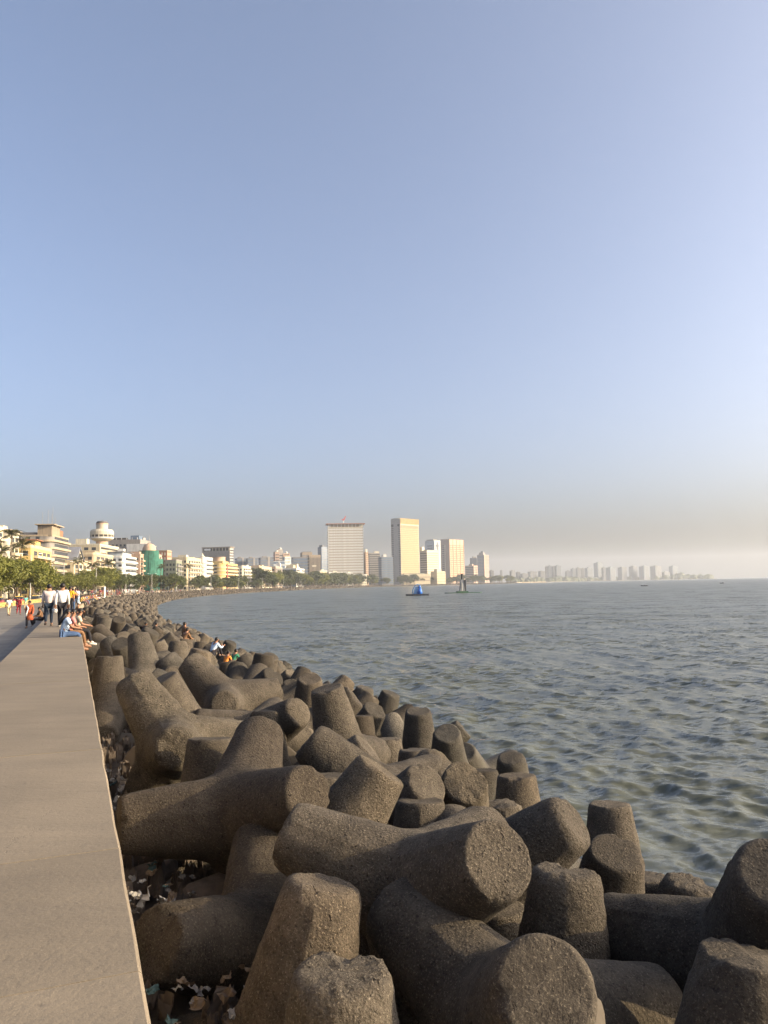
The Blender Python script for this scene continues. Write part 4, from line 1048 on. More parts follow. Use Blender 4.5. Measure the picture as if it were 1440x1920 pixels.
for lab,px,Y,zc in (('tall palm at the left picture edge before the cream block',17,222,21.0),('shorter palm just right of the tall one at left',38,230,18.6),('palm half cut by the left picture edge',1,236,17.2),
   ('palm before the gabled block',146,330,17.0),('palm between the gabled block and the balconied one',173,342,15.3),('palm before the balconied block below the round tower',203,352,16.8),
   ('palm among trees below the green netting',301,500,19.0),('palm among trees right of the netting',352,590,21.0),('palm rising from trees left of the ivory blocks',500,1000,21.0)):
    palm(lab,(px-720)/1440*Y,Y,zc)

# ------------------------------------------------------------------ street lamps on the sea road
def lamp(label,s_,u):
    x,y,t=shore(s_,u); r_=empty('street_lamp',(x,y,2.62),t); tag(r_,label,'street lamp','street lamps along the sea road')
    b=MB(); b.tube([(0,0,-0.1),(0,0,6),(0,0,11.2)],[0.16,0.12,0.09],8); b.build('pole',M['metal'],r_)
    for sd in (-1,1):
        b=MB(); b.tube([(0,0,10.9),(0,sd*0.9,11.5),(0,sd*1.9,11.6)],[0.06,0.05,0.05],6); a_=b.build('arm',M['metal'],r_)
        b=MB(); b.box(-0.16,0.16,sd*2.2-0.4,sd*2.2+0.4,11.5,11.68); b.build('lamp_head',M['signwhite'],a_)
for k,s_ in enumerate((205,262,330,405,480,560,650,760,880,1010,1150,1300)):
    lamp('twin-arm street lamp on the sea road, %s from the left'%ORD[k],s_,19.0 if k<6 else 14.0)

# ------------------------------------------------------------------ far shore across the bay
b=MB(); q=random.Random(8)
def blob(b,c,rx,ry,rz,seed):
    n0=len(b.v); b.ball(c,(rx,ry,rz),9,5)
    for k in range(n0,len(b.v)):
        v=Vector(b.v[k]); b.v[k]=tuple(v+Vector((1,1,0.8))*mnoise.noise(v*0.06+Vector((seed,0,0)))*rx*0.5)
for k in range(170):
    t=k/169; x=560+1330*t+q.uniform(-20,20); y=3350+1150*min(1,t*2.0)+q.uniform(-60,60); r_=q.uniform(10,22)
    blob(b,(x,y,2),r_*1.3,r_,q.uniform(15,26),k)
for k in range(22):
    x=1740+q.uniform(0,190); blob(b,(x,4600+q.uniform(-30,60),4),24,20,(38-30*(max(0,x-1760)/170))*q.uniform(0.7,1.0),k+300)
tag(b.build('far_wood',M['leafdark']),'hazy band of trees along the far shore across the bay','woods',kind='stuff')
b=MB(); pts=[(480,2950),(560,2780),(720,3300),(1000,4050),(1300,4200),(1650,4330),(1960,4560),(1990,4680),(1700,5200),(500,5200),(380,3600)]
b.prism(pts,-2,2.0); tag(b.build('far_shore',M['earth']),kind='structure')
for k in range(9):
    x=1795+k*16+q.uniform(-4,4); B=Bld('waterside_house','tiny white house at the tip of the far headland, %s from left'%ORD[k],x,4535+k*3,20,q.uniform(7,12),8,q.uniform(8,15),1.5); B.root['group']='white houses on the far headland'; B.body('white')
    b=MB(); a_=B.a; b.add([(-1,-1,B.h),(a_+1,-1,B.h),(a_+1,9,B.h),(-1,9,B.h),(0,4,B.h+3),(a_,4,B.h+3)],[(0,1,5,4),(1,2,5),(2,3,4,5),(3,0,4),(3,2,1,0)]); b.build('roof',M['rust'],B.root)

# ------------------------------------------------------------------ people
def cloth(n,c,r=0.9): M['c_'+n]=simple('cloth_'+n,c,r,0.2,9,spec=0.15,bump=0.35,bscale=22)
for n,c in dict(pinkwhite=(0.56,0.48,0.46),white=(0.56,0.56,0.56),black=(0.02,0.02,0.025),navy=(0.02,0.03,0.05),denim=(0.05,0.085,0.17),yellow=(0.62,0.36,0.03),orange=(0.60,0.22,0.05),rust=(0.33,0.08,0.035),paleblue=(0.42,0.53,0.66),
     teal=(0.10,0.34,0.30),maroon=(0.22,0.025,0.035),khaki=(0.50,0.40,0.25),green=(0.04,0.18,0.11),pattern=(0.46,0.40,0.30),brown=(0.16,0.09,0.05),pink=(0.52,0.20,0.18)).items(): cloth(n,c)
M['skin']=simple('skin',(0.23,0.12,0.072),0.6,0.08,6)
M['hair']=simple('black_hair',(0.012,0.010,0.010),0.45,0.2,20)
M['shoe']=simple('shoe_leather',(0.10,0.07,0.05),0.6,0.2)
M['sole']=simple('pale_shoe',(0.5,0.48,0.44),0.7,0.1)
def any_cloth():
    m,nt,p,o=nodes_of('mixed_clothing'); oi=N(nt,'ShaderNodeObjectInfo'); r_=N(nt,'ShaderNodeValToRGB'); r_.color_ramp.interpolation='CONSTANT'; e=r_.color_ramp.elements
    cols=[(0.5,0.5,0.5),(0.25,0.05,0.05),(0.03,0.04,0.06),(0.45,0.3,0.08),(0.16,0.2,0.3),(0.03,0.03,0.03),(0.45,0.4,0.35),(0.07,0.12,0.1),(0.18,0.06,0.08),(0.02,0.02,0.02),(0.3,0.25,0.2)]
    while len(e)<len(cols): e.new(0.5)
    for k,c in enumerate(cols): e[k].position=k/len(cols); e[k].color=(*c,1)
    nt.links.new(oi.outputs['Random'],r_.inputs[0]); nt.links.new(r_.outputs[0],p.inputs['Base Color']); p.inputs['Roughness'].default_value=0.9; return m
M['c_any']=any_cloth()

_skin_jobs=[]
def skin_job(verts, edges, rad):
    me=bpy.data.meshes.new('skin'); me.from_pydata(verts,edges,[]); o=bpy.data.objects.new('skin',me); COL.objects.link(o)
    md=o.modifiers.new('s','SKIN'); md.use_smooth_shade=True; sv=me.skin_vertices[0].data
    for k,r_ in enumerate(rad): sv[k].radius=r_ if hasattr(r_,'__len__') else (r_,r_); sv[k].use_root=(k==0)
    sub=o.modifiers.new('u','SUBSURF'); sub.levels=1; sub.render_levels=1
    _skin_jobs.append(o); return len(_skin_jobs)-1

def pose(kind, ph=0.0, lean=0.0, armkind='down', turn=0.0):
    """joints in metres: facing +Y, z=0 at the feet (standing) or the seat (sitting)"""
    J={}
    if kind in('stand','walk'):
        z=0.93; st=0.26*math.sin(ph) if kind=='walk' else 0.04
        J['pel']=Vector((0,0,z)); up=Vector((0,lean,1)).normalized()
        for sd,nm in((-1,'L'),(1,'R')):
            f=st*sd; J['hip'+nm]=Vector((sd*0.095,0,z-0.05)); J['kne'+nm]=Vector((sd*0.10,f*0.55+0.03,0.50)); J['ank'+nm]=Vector((sd*0.105,f-(0.08 if f<0 and kind=='walk' else 0),0.09+(0.07 if f<-0.1 else 0))); J['toe'+nm]=J['ank'+nm]+Vector((sd*0.02,0.17,-0.05))
    elif kind=='sit':
        z=0.11; J['pel']=Vector((0,0,z)); up=Vector((0,0.12+lean,1)).normalized()
        for sd,nm in((-1,'L'),(1,'R')):
            J['hip'+nm]=Vector((sd*0.10,0.02,z-0.01)); J['kne'+nm]=Vector((sd*0.09,0.45,z-0.02)); J['ank'+nm]=Vector((sd*0.08,0.50+0.05*sd,-0.33-0.03*sd)); J['toe'+nm]=J['ank'+nm]+Vector((0,0.16,-0.06))
    else: # crouch: seated low with knees up
        z=0.12; J['pel']=Vector((0,0,z)); up=Vector((0,0.38+lean,1)).normalized()
        for sd,nm in((-1,'L'),(1,'R')):
            J['hip'+nm]=Vector((sd*0.10,0.03,z)); J['kne'+nm]=Vector((sd*0.13,0.36,0.36)); J['ank'+nm]=Vector((sd*0.11,0.52,-0.04)); J['toe'+nm]=J['ank'+nm]+Vector((0,0.16,-0.03))
    p=J['pel']; J['spi']=p+up*0.22; J['che']=p+up*0.42; J['nec']=p+up*0.55; J['hea']=J['nec']+up*0.10+Vector((0,0.025,0.03)); J['top']=J['hea']+Vector((0,0.0,0.11))
    side=Vector((1,0,0)); c=J['che']+up*0.06
    for sd,nm in((-1,'L'),(1,'R')):
        sh=c+side*sd*0.185; J['sho'+nm]=sh
        if armkind=='down': sw=0.14*math.sin(ph+math.pi)*sd if kind=='walk' else 0; e=sh+Vector((sd*0.05,sw*0.6-0.02,-0.29)); w=e+Vector((sd*0.0,sw+0.06,-0.24))
        elif armkind=='lap': e=sh+Vector((sd*0.06,0.10,-0.25)); w=e+Vector((-sd*0.10,0.22,-0.05))
        elif armkind=='front': e=sh+Vector((sd*0.03,0.16,-0.22)); w=e+Vector((-sd*0.07,0.20,0.08))
        else: e=sh+Vector((sd*0.12,-0.16,-0.24)); w=e+Vector((0,-0.10,-0.2))
        J['elb'+nm]=e; J['wri'+nm]=w; J['han'+nm]=w+(w-e).normalized()*0.08
    return J
BODY_E=[('pel','spi'),('spi','che'),('che','nec'),('nec','hea'),('hea','top')]+[e for n in 'LR' for e in (('che','sho'+n),('sho'+n,'elb'+n),('elb'+n,'wri'+n),('wri'+n,'han'+n),('pel','hip'+n),('hip'+n,'kne'+n),('kne'+n,'ank'+n),('ank'+n,'toe'+n))]
BODY_R=dict(pel=0.12,spi=0.11,che=0.125,nec=0.055,hea=0.088,top=0.062,sho=0.062,elb=0.043,wri=0.03,han=0.034,hip=0.085,kne=0.056,ank=0.038,toe=0.034)
def rad(k,d=BODY_R): return d[k if k in d else k[:-1]]
def chain(J,edges,R_,scale=1.0):
    ks=[]
    for a,b in edges:
        for k in(a,b):
            if k not in ks: ks.append(k)
    return skin_job([tuple(J[k]) for k in ks],[(ks.index(a),ks.index(b)) for a,b in edges],[rad(k,R_)*scale for k in ks])
def top_job(J,sleeve,loose=1.0):
    K=dict(J); ed=[('pel','spi'),('spi','che'),('che','nk')]; K['nk']=J['che'].lerp(J['nec'],0.55)
    Rr=dict(pel=0.155*loose,spi=0.145*loose,che=0.155,nk=0.075,sho=0.082,el2=0.072,elb=0.06,wri=0.045)
    K['pel']=J['pel']+ (J['pel']-J['spi'])*0.25
    for n in 'LR':
        ed.append(('che','sho'+n))
        if sleeve=='short': K['el2'+n]=J['sho'+n].lerp(J['elb'+n],0.75); ed.append(('sho'+n,'el2'+n))
        else: ed+= [('sho'+n,'elb'+n),('elb'+n,'wri'+n)]
    return chain(K,ed,Rr)
def bottom_job(J,wide=1.0):
    Rr=dict(pel=0.145,hip=0.105,kne=0.074*wide,ank=0.055*wide); ed=[]; K=dict(J)
    for n in 'LR':
        K['ank'+n]=J['kne'+n].lerp(J['ank'+n],0.93); ed+=[('pel','hip'+n),('hip'+n,'kne'+n),('kne'+n,'ank'+n)]
    return chain(K,ed,Rr)
PEOPLE=[]
def person(label, loc, rz, kind, top, bottom, ph=0.0, lean=0.0, arms='down', sleeve='short', hair='short', sc=1.0, near=True, extra=None, group=None, wide=1.0, loose=1.0, shoe='shoe'):
    J=pose(kind,ph,lean,arms); jobs=dict(body=chain(J,BODY_E,BODY_R),top=top_job(J,sleeve,loose),bottom=bottom_job(J,wide))
    PEOPLE.append(dict(label=label,loc=loc,rz=rz,J=J,jobs=jobs,top=top,bottom=bottom,hair=hair,sc=sc,near=near,extra=extra,group=group,shoe=shoe))
    return PEOPLE[-1]
def finish_people():
    dg=bpy.context.evaluated_depsgraph_get(); dg.update(); got=[]
    for o in _skin_jobs:
        ev=o.evaluated_get(dg); me=ev.to_mesh(); got.append(([tuple(v.co) for v in me.vertices],[tuple(p.vertices) for p in me.polygons])); ev.to_mesh_clear()
    for o in list(_skin_jobs):
        me=o.data; bpy.data.objects.remove(o); bpy.data.meshes.remove(me)
    roots=[]
    for P in PEOPLE:
        J=P['J']; r_=empty('person',P['loc'],P['rz']); r_.scale=(P['sc'],)*3; tag(r_,P['label'],'person',P['group'])
        b=MB(); b.add(*got[P['jobs']['body']])
        H=J['hea']; b.ball(tuple(H+Vector((0,0.105,0.0))),(0.016,0.022,0.026),6,4)      # nose
        for sd in(-1,1): b.ball(tuple(H+Vector((sd*0.088,-0.005,0.0))),(0.014,0.025,0.034),6,4)
        if P['near']:
            for n,sd in(('L',-1),('R',1)):
                d=(J['han'+n]-J['wri'+n]).normalized(); sx=d.cross(Vector((0,1,0.2))).normalized()
                for k,(off,ll) in enumerate(((-0.028,0.055),(-0.01,0.072),(0.009,0.076),(0.027,0.066))):
                    p0=J['han'+n]+sx*off; b.tube([p0,p0+d*ll*0.6,p0+d*ll+Vector((0,0.012,-0.008))],[0.010,0.0095,0.007],5)
                p0=J['wri'+n]+d*0.03; b.tube([p0,p0+sx*-0.045+d*0.03,p0+sx*-0.055+d*0.065],[0.012,0.011,0.008],5)
        b.build('body',M['skin'],r_,smooth=True)
        b=MB(); b.add(*got[P['jobs']['top']]); b.build('top_garment',M['c_'+P['top']],r_,smooth=True)
        b=MB(); b.add(*got[P['jobs']['bottom']]); b.build('trousers',M['c_'+P['bottom']],r_,smooth=True)
        b=MB(); b.ball(tuple(H+Vector((0,-0.026,0.038))),(0.098,0.106,0.104),12,7)
        if P['hair']=='long': b.tube([H+Vector((0,-0.07,0.05)),H+Vector((0,-0.13,-0.12)),J['che']+Vector((0,-0.17,0.02)),J['spi']+Vector((0,-0.19,0.06))],[0.085,0.085,0.075,0.035],8)
        if P['hair']=='bun': b.ball(tuple(H+Vector((0,-0.13,0.02))),0.055,8,5)
        b.build('hair',M['hair'],r_,smooth=True)
        if P['near']:
            b=MB()
            for sd in(-1,1): b.ball(tuple(H+Vector((sd*0.034,0.094,0.018))),(0.014,0.008,0.008),6,4)
            b.build('eyes',M['hair'],r_)
            b=MB(); b.ball(tuple(H+Vector((0,0.09,-0.05))),(0.026,0.01,0.007),6,4); b.build('mouth',M['c_maroon'],r_)
        for n in 'LR':
            a=J['ank'+n]; t=J['toe'+n]; d=(t-a); b=MB(); b.tube([a-d*0.35+Vector((0,0,-0.04)),a+Vector((0,0,-0.035)),t+Vector((0,0,0.0)),t+d*0.25],[0.042,0.05,0.046,0.025],8); b.build('shoe',M[P['shoe']],r_,smooth=True)
        if P['extra']=='scarf':
            b=MB(); b.tube([J['shoR']+Vector((0,0.10,0.05)),J['che']+Vector((0.05,0.17,-0.1)),J['pel']+Vector((0.12,0.17,0.0)),J['pel']+Vector((0.16,0.12,-0.3))],[0.05,0.06,0.05,0.04],6); b.build('scarf',M['c_white'],r_,smooth=True)
        if P['extra']=='kurta':
            b=MB(); b.lathe([(0.235,-0.42),(0.215,-0.2),(0.165,0.05),(0.15,0.2)],14,tuple(J['pel'])); b.build('kurta_skirt',M['c_'+P['top']],r_,smooth=True)
            b=MB(); b.tube([J['shoR']+Vector((0,0.10,0.05)),J['che']+Vector((0.05,0.17,-0.1)),J['pel']+Vector((0.14,0.17,0.0)),J['pel']+Vector((0.2,0.10,-0.3))],[0.05,0.06,0.05,0.04],6); b.build('scarf',M['c_white'],r_,smooth=True)
        if P['extra']=='bag':
            b=MB(); b.lathe([(0.04,0),(0.10,0.04),(0.11,0.14),(0.03,0.2)],10,tuple(J['hanR']+Vector((0,0,-0.25)))); b.build('carrier_bag',M['c_white'],r_,smooth=True)
        if P['extra']=='cap':
            b=MB(); b.ball(tuple(H+Vector((0,0.0,0.075))),(0.112,0.125,0.085),10,5); b.build('cap',M['c_white'],r_,smooth=True)
        roots.append(r_)
    return roots

def on_wall(s_,u,z=Z_TOP): x,y,t=shore(s_,u); return (x,y,z),t
FWD=-math.pi/2            # adds to the tangent angle: facing along the wall, away from the camera
def wp(s_,u,turn=0.0,z=Z_TOP): l,t=on_wall(s_,u,z); return l,t+FWD+turn
l,r0=wp(35.8,1.25); person('man in pinkish white shirt walking away along the wall, left of two',l,r0,'walk','pinkwhite','navy',0.9,0.03,'down','long',sc=1.03,extra='bag',loose=1.1)
l,r0=wp(35.0,0.72); person('man in white striped shirt walking away along the wall, right of two',l,r0,'walk','white','black',-1.1,0.03,'down','long',sc=1.04,loose=1.1,shoe='sole')
l,r0=wp(66.5,0.85); person('person in pale patterned top standing behind the two walking men',l,r0+2.6,'stand','pattern','brown',0,0,'front','long',sc=1.0,loose=1.15)
l,r0=wp(55.2,0.45); person('person in yellow shirt and black trousers standing on the wall',l,r0-0.5,'stand','yellow','black',0,0,'down','short',sc=1.02)
l,r0=wp(57.0,0.30); person('person in orange top standing close behind the yellow shirt',l,r0-0.8,'stand','orange','denim',0,0.03,'front','short',sc=0.95)
l,r0=wp(89.5,0.45); person('person in white top and black trousers standing at the bend',l,r0+2.2,'stand','white','black',0,0,'down','short',sc=1.0)
l,r0=wp(90.6,0.22); person('person in pale blue clothes beside the white top at the bend',l,r0+1.9,'stand','paleblue','paleblue',0,0,'front','long',sc=0.98)
SEA=-math.pi/2
l,r0=wp(27.4,0.56,SEA); person('girl in white top and jeans seated on the wall edge, legs hanging',l,r0+0.15,'sit','paleblue','denim',0,0.06,'lap','short','long',1.0,shoe='skin')
l,r0=wp(28.5,0.42,SEA); person('person in pink top seated on the wall just beyond the girl',l,r0+0.1,'sit','pink','brown',0,0.12,'lap','short','bun',0.97,shoe='skin')
l,r0=wp(29.6,0.22,SEA); person('person in patterned shirt seated on the wall, third from the near end',l,r0,'sit','pattern','black',0,0.16,'lap','short','short',0.97,shoe='sole')
l,r0=wp(52.3,0.12,SEA); person('child with white cap seated on the wall below the yellow shirt',l,r0,'sit','brown','black',0,0.2,'lap','short','short',0.85,extra='cap')
l,r0=wp(52.6,2.75,math.pi,Z_PROM); person('woman in rust kurta with white scarf walking along the promenade',l,r0-0.2,'walk','rust','black',1.2,0.05,'down','long','bun',0.97,extra='kurta',wide=1.25)
l,r0=wp(54.2,2.12,math.pi*0.6,Z_PROM+0.38); person('woman in dark patterned clothes seated on the wall step',l,r0,'sit','brown','black',0,0.1,'lap','long','long',0.97)
l,r0=wp(80.0,6.0,0,Z_PROM); person('person in white shirt and khaki trousers walking on the promenade',l,r0+0.3,'walk','white','khaki',1.0,0.02,'down','short',sc=1.0)
l,r0=wp(82.8,5.4,0,Z_PROM); person('person in maroon clothes walking on the promenade',l,r0-0.2,'walk','maroon','maroon',0.6,0.02,'down','long',sc=1.0)
l,r0=wp(106,6.9,0.4,Z_PROM); person('person in teal top farther off on the promenade',l,r0,'stand','teal','khaki',0,0,'front','short',sc=1.0)
person('boy in pale blue shirt sitting hunched on an outer tetrapod',(-8.55,38.05,1.72),-0.75,'crouch','paleblue','black',0,0.1,'front','long','short',0.98)
person('child in orange shirt sitting low on the outer tetrapods, left of two',(-7.55,36.3,1.32),-0.6,'crouch','orange','brown',0,0.05,'lap','short','short',0.82)
person('child in green shirt sitting low on the outer tetrapods, right of two',(-7.3,36.85,1.34),-0.6,'crouch','green','brown',0,0.05,'lap','short','short',0.84)
person('person in brown clothes huddled on tetrapods left of the boy',(-11.2,42.8,1.95),-0.6,'crouch','brown','brown',0,0.1,'lap','long','short',1.0)
person('person standing behind the huddled one, only head and shoulders clear',(-11.5,44.2,1.35),-0.9,'stand','brown','black',0,0,'down','long','short',1.0)
person('dark-haired head showing above the tetrapods, left of two',(-17.4,55.4,1.75),-0.8,'crouch','maroon','black',0,0,'lap','short','short',1.0)
person('dark-haired head showing above the tetrapods, right of two',(-16.7,55.6,1.72),-0.8,'crouch','brown','black',0,0,'lap','short','short',1.0)
# the crowd further round the bend: three figures to copy
PR0=len(PEOPLE)
for k,(kd,ar) in enumerate((('sit','lap'),('stand','down'),('stand','front'))):
    l,r0=wp(96+k*3,0.3,SEA if kd=='sit' else 0.6); person('proto',l,r0,kd,'any','any',0,0.05,ar,'short',('short','bun','short')[k],1.0,near=False)
ROOTS=finish_people()
protos=ROOTS[PR0:]
q=random.Random(31)
GR='people gathered on the wall round the bend'
def stretch(s_): return 'just past the bend' if s_<120 else 'by the leafy trees' if s_<175 else 'along the wall below the palms' if s_<260 else 'far round the bay'
n=0; s_=94.0
while s_<470:
    k=0 if q.random()<0.55 else q.choice((1,2))
    src=protos[k]; c=src if src.get('label')=='proto' else copy_tree(src)
    u=0.15 if k==0 else q.uniform(0.4,1.5)
    if q.random()<0.22 and s_<300 : u=q.uniform(3,9); k=1
    z=Z_TOP if u<2 else Z_PROM
    if u>2 and c['label']!='' and src is protos[0]: z=Z_PROM+0.45; u=2.2
    l,r0=wp(s_,u,SEA if src is protos[0] else q.uniform(-3,3),z); c.location=l; c.rotation_euler=(0,0,r0); c.scale=(q.uniform(0.92,1.05),)*3
    tag(c,nth(('seated' if src is protos[0] else 'standing')+' person in the crowd '+stretch(s_)+(', on the wall' if u<2 else ', on the promenade')),'person',GR)
    n+=1; s_+=q.uniform(0.8,3.2) if s_<170 else q.uniform(2.5,7.5)

# ------------------------------------------------------------------ cars, striped barrier, post
def paint(n,c): M['p_'+n]=simple('car_paint_'+n,c,0.3,0.05,1,spec=0.5)
for n,c in dict(red=(0.36,0.02,0.03),maroon=(0.20,0.02,0.03),white=(0.6,0.6,0.6),black=(0.02,0.02,0.022),taxi=(0.66,0.45,0.08),stripey=(0.58,0.42,0.10)).items(): paint(n,c)
M['tyre']=simple('tyre_rubber',(0.02,0.02,0.02),0.85,0.1)
M['lens']=simple('headlight_lens',(0.7,0.7,0.68),0.2,0.02)
def car(label,s_,u,body,roofc,flip=False):
    x,y,t=shore(s_,u); r_=empty('car',(x,y,Z_ROAD),t+(math.pi if flip else 0)); tag(r_,label,'car','cars on the sea road')
    L,W=1.95,0.80
    sec=[(-L,0.45,0.78,0.92),(-1.75,0.28,0.92,1.0),(-0.95,0.24,0.96,1.0),(0.75,0.24,0.94,1.0),(1.65,0.26,0.84,0.96),(L,0.38,0.66,0.86)]
    b=MB(); v=[]
    for (xx,z0,z1,w) in sec: ww=W*w; v+=[(xx,-ww*0.94,z0),(xx,-ww,(z0+z1)/2),(xx,-ww*0.93,z1),(xx,ww*0.93,z1),(xx,ww,(z0+z1)/2),(xx,ww*0.94,z0)]
    f=[(k*6+j,k*6+(j+1)%6,(k+1)*6+(j+1)%6,(k+1)*6+j) for k in range(5) for j in range(6)]+[tuple(range(5,-1,-1)),tuple(range(30,36))]
    b.add(v,f); b.build('body',M['p_'+body],r_)
    b=MB(); b.add([(-1.35,-0.74,0.92),(0.95,-0.74,0.92),(0.35,-0.62,1.42),(-0.95,-0.62,1.42),(-1.35,0.74,0.92),(0.95,0.74,0.92),(0.35,0.62,1.42),(-0.95,0.62,1.42)],[(0,1,2,3),(7,6,5,4),(1,5,6,2),(4,0,3,7)]); b.build('cabin_glass',M['glass'],r_)
    b=MB(); b.add([(-1.02,-0.66,1.40),(0.40,-0.66,1.40),(0.30,-0.56,1.50),(-0.92,-0.56,1.50),(-1.02,0.66,1.40),(0.40,0.66,1.40),(0.30,0.56,1.50),(-0.92,0.56,1.50)],[(0,1,2,3),(7,6,5,4),(1,5,6,2),(4,0,3,7),(3,2,6,7),(0,4,5,1)]); b.build('roof',M['p_'+roofc],r_)
    for xx in(-1.2,1.2):
        for sd in(-1,1):
            b=MB(); b.lathe([(0.27,-0.09),(0.30,-0.05),(0.30,0.05),(0.27,0.09)],16); w_=b.build('wheel',M['tyre'],r_,(xx,sd*0.74,0.30),(R(90),0,0)); b=MB(); b.lathe([(0.17,-0.1),(0.17,0.1)],12); b.build('hub',M['metal'],w_)
    for sd in(-1,1):
        b=MB(); b.box(-0.02,0.04,-0.14,0.14,-0.07,0.07); b.build('headlight',M['lens'],r_,(L-0.03,sd*0.5,0.60))
        b=MB(); b.box(-0.05,0.06,-0.05,0.05,-0.05,0.05); b.build('mirror',M['p_'+body],r_,(0.75,sd*0.84,0.98))
    b=MB(); b.box(L-0.02,L+0.05,-0.7,0.7,0.36,0.5); b.build('bumper',M['p_black'],r_)
car('maroon taxi with yellow roof at the left picture edge',152,16.8,'maroon','taxi',True)
car('red taxi with yellow roof under the trees, second car from left',166,15.4,'red','taxi',True)
car('black and yellow taxi behind the striped barrier, third car from left',178,14.0,'black','taxi',True)
car('white car behind the two walking men under the trees',188,14.6,'white','white',True)
car('yellow-roofed taxi farther off on the sea road',232,15.5,'black','taxi',True)
M['p_yellowblock']=simple('barrier_yellow',(0.60,0.42,0.12),0.8,0.2,3); M['p_blackblock']=simple('barrier_black',(0.03,0.03,0.03),0.8,0.2,3)
for k in range(24):
    s_=104+k*3.05; x,y,t=shore(s_,12.1); r_=empty('striped_barrier',(x,y,Z_ROAD),t); tag(r_,nth('yellow and black striped barrier block along the road edge'),'barrier','striped barrier blocks along the road')
    b=MB(); b.v=[]
    prof=[(-0.22,0),(-0.22,0.15),(-0.10,0.35),(-0.08,0.85),(0.08,0.85),(0.10,0.35),(0.22,0.15),(0.22,0)]
    for i in range(10):
        b.mi=i%2; x0,x1=-1.5+i*0.3,-1.2+i*0.3
        b.add([(x0,p[0],p[1]) for p in prof]+[(x1,p[0],p[1]) for p in prof],[(j,j+1,9+j,8+j) for j in range(7)]+([tuple(range(7,-1,-1))] if i==0 else [])+([tuple(range(8,16))] if i==9 else []))
    b.build('block',[M['p_yellowblock'],M['p_blackblock']],r_)
x,y,t=shore(163,-0.5); r_=empty('white_post',(x,y,1.4)); tag(r_,'white-painted post standing at the sea side of the wall bend','post')
b=MB(); b.lathe([(0.22,0),(0.22,1.6),(0.15,1.7),(0.15,3.9),(0.2,3.95),(0.2,4.1),(0.05,4.25)],10); b.build('shaft',M['signwhite'],r_)
b=MB(); b.lathe([(0.45,0),(0.45,0.5),(0.3,0.6)],10); b.build('footing',M['white'],r_)

# ------------------------------------------------------------------ floats and boats on the bay
M['fblue']=simple('float_blue',(0.02,0.12,0.48),0.5,0.15,1.0); M['fpale']=simple('float_pale_blue',(0.12,0.24,0.45),0.5,0.15,1.0); M['fdark']=simple('float_hull',(0.025,0.03,0.04),0.6,0.2,1.0)
M['fgreen']=simple('raft_green',(0.03,0.08,0.05),0.7,0.2,1.0); M['fgrey']=simple('monument_grey',(0.17,0.18,0.20),0.5,0.12,0.5)
r_=empty('blue_float',(13.4,322.8,0.0),R(4)); tag(r_,'bright blue sculpture on a dark floating platform','float')
b=MB(); b.prism([(-4.6,-1.6),(4.4,-1.6),(4.9,0),(4.4,1.6),(-4.6,1.6),(-5.0,0)],-0.3,0.75); b.build('platform',M['fdark'],r_)
b=MB(); 
n=9
for k in range(n+1):
    t=k/n*math.pi; 
arch=[(-2.0+4.0*k/n*1.0, 1.9*math.sin(math.pi*k/n)**0.6) for k in range(n+1)]
pts=[(-2.2,0,0.7),(-2.0,0,2.4),(-1.2,0,4.0),(0.0,0,4.75),(1.0,0,4.3),(1.5,0,3.0),(1.6,0,0.7)]
b.tube(pts,[0.22]*7,8); b.build('arch',M['fpale'],r_,smooth=True)
b=MB(); b.add([(-1.9,-0.15,0.7),(0.2,-0.15,0.7),(0.2,-0.15,3.9),(-1.0,-0.15,3.7),(-1.9,0.15,0.7),(0.2,0.15,0.7),(0.2,0.15,3.9),(-1.0,0.15,3.7)],[(3,2,1,0),(4,5,6,7),(0,1,5,4),(1,2,6,5),(2,3,7,6),(3,0,4,7)]); b.build('panel',M['fpale'],r_)
b=MB(); b.lathe([(1.15,0.72),(0.95,2.0),(0.55,2.9),(0.32,3.1)],14,(0.9,0,0)); b.build('figure',M['fblue'],r_,smooth=True)
b=MB(); b.ball((0.8,0,3.55),(0.55,0.55,0.6),12,8); b.build('head',M['fblue'],r_,smooth=True)
r_=empty('tower_float',(37.7,379,0.0),R(10)); tag(r_,'grey bottle-shaped tower with black neck on a low green raft','float')
b=MB(); b.prism([(-7.5,-1.8),(8.5,-1.8),(10,0),(8.5,1.8),(-7.5,1.8),(-9,0)],-0.3,0.35); b.build('raft',M['fgreen'],r_)
b=MB(); b.box(-2.8,2.6,-1.5,1.5,0.36,1.0); b.build('plinth',M['fgreen'],r_)
b=MB(); b.add([(-1.5,-1.0,1.0),(0.9,-1.0,1.0),(0.9,1.0,1.0),(-1.5,1.0,1.0),(-0.8,-0.6,6.6),(0.8,-0.6,6.6),(0.8,0.6,6.6),(-0.8,0.6,6.6)],[(0,3,2,1),(4,5,6,7),(0,1,5,4),(1,2,6,5),(2,3,7,6),(3,0,4,7)]); b.build('shaft',M['fgrey'],r_)
b=MB(); b.box(0.92,1.75,-0.9,0.9,1.0,6.4); b.build('black_slab',M['fdark'],r_)
b=MB(); b.box(-0.55,-0.2,-1.08,-0.7,1.0,5.0); b.build('pale_strip',M['white'],r_)
b=MB(); b.lathe([(0.62,6.6),(0.5,7.0),(0.5,8.9),(0.62,8.95),(0.62,9.4)],12); b.build('neck',M['fdark'],r_)
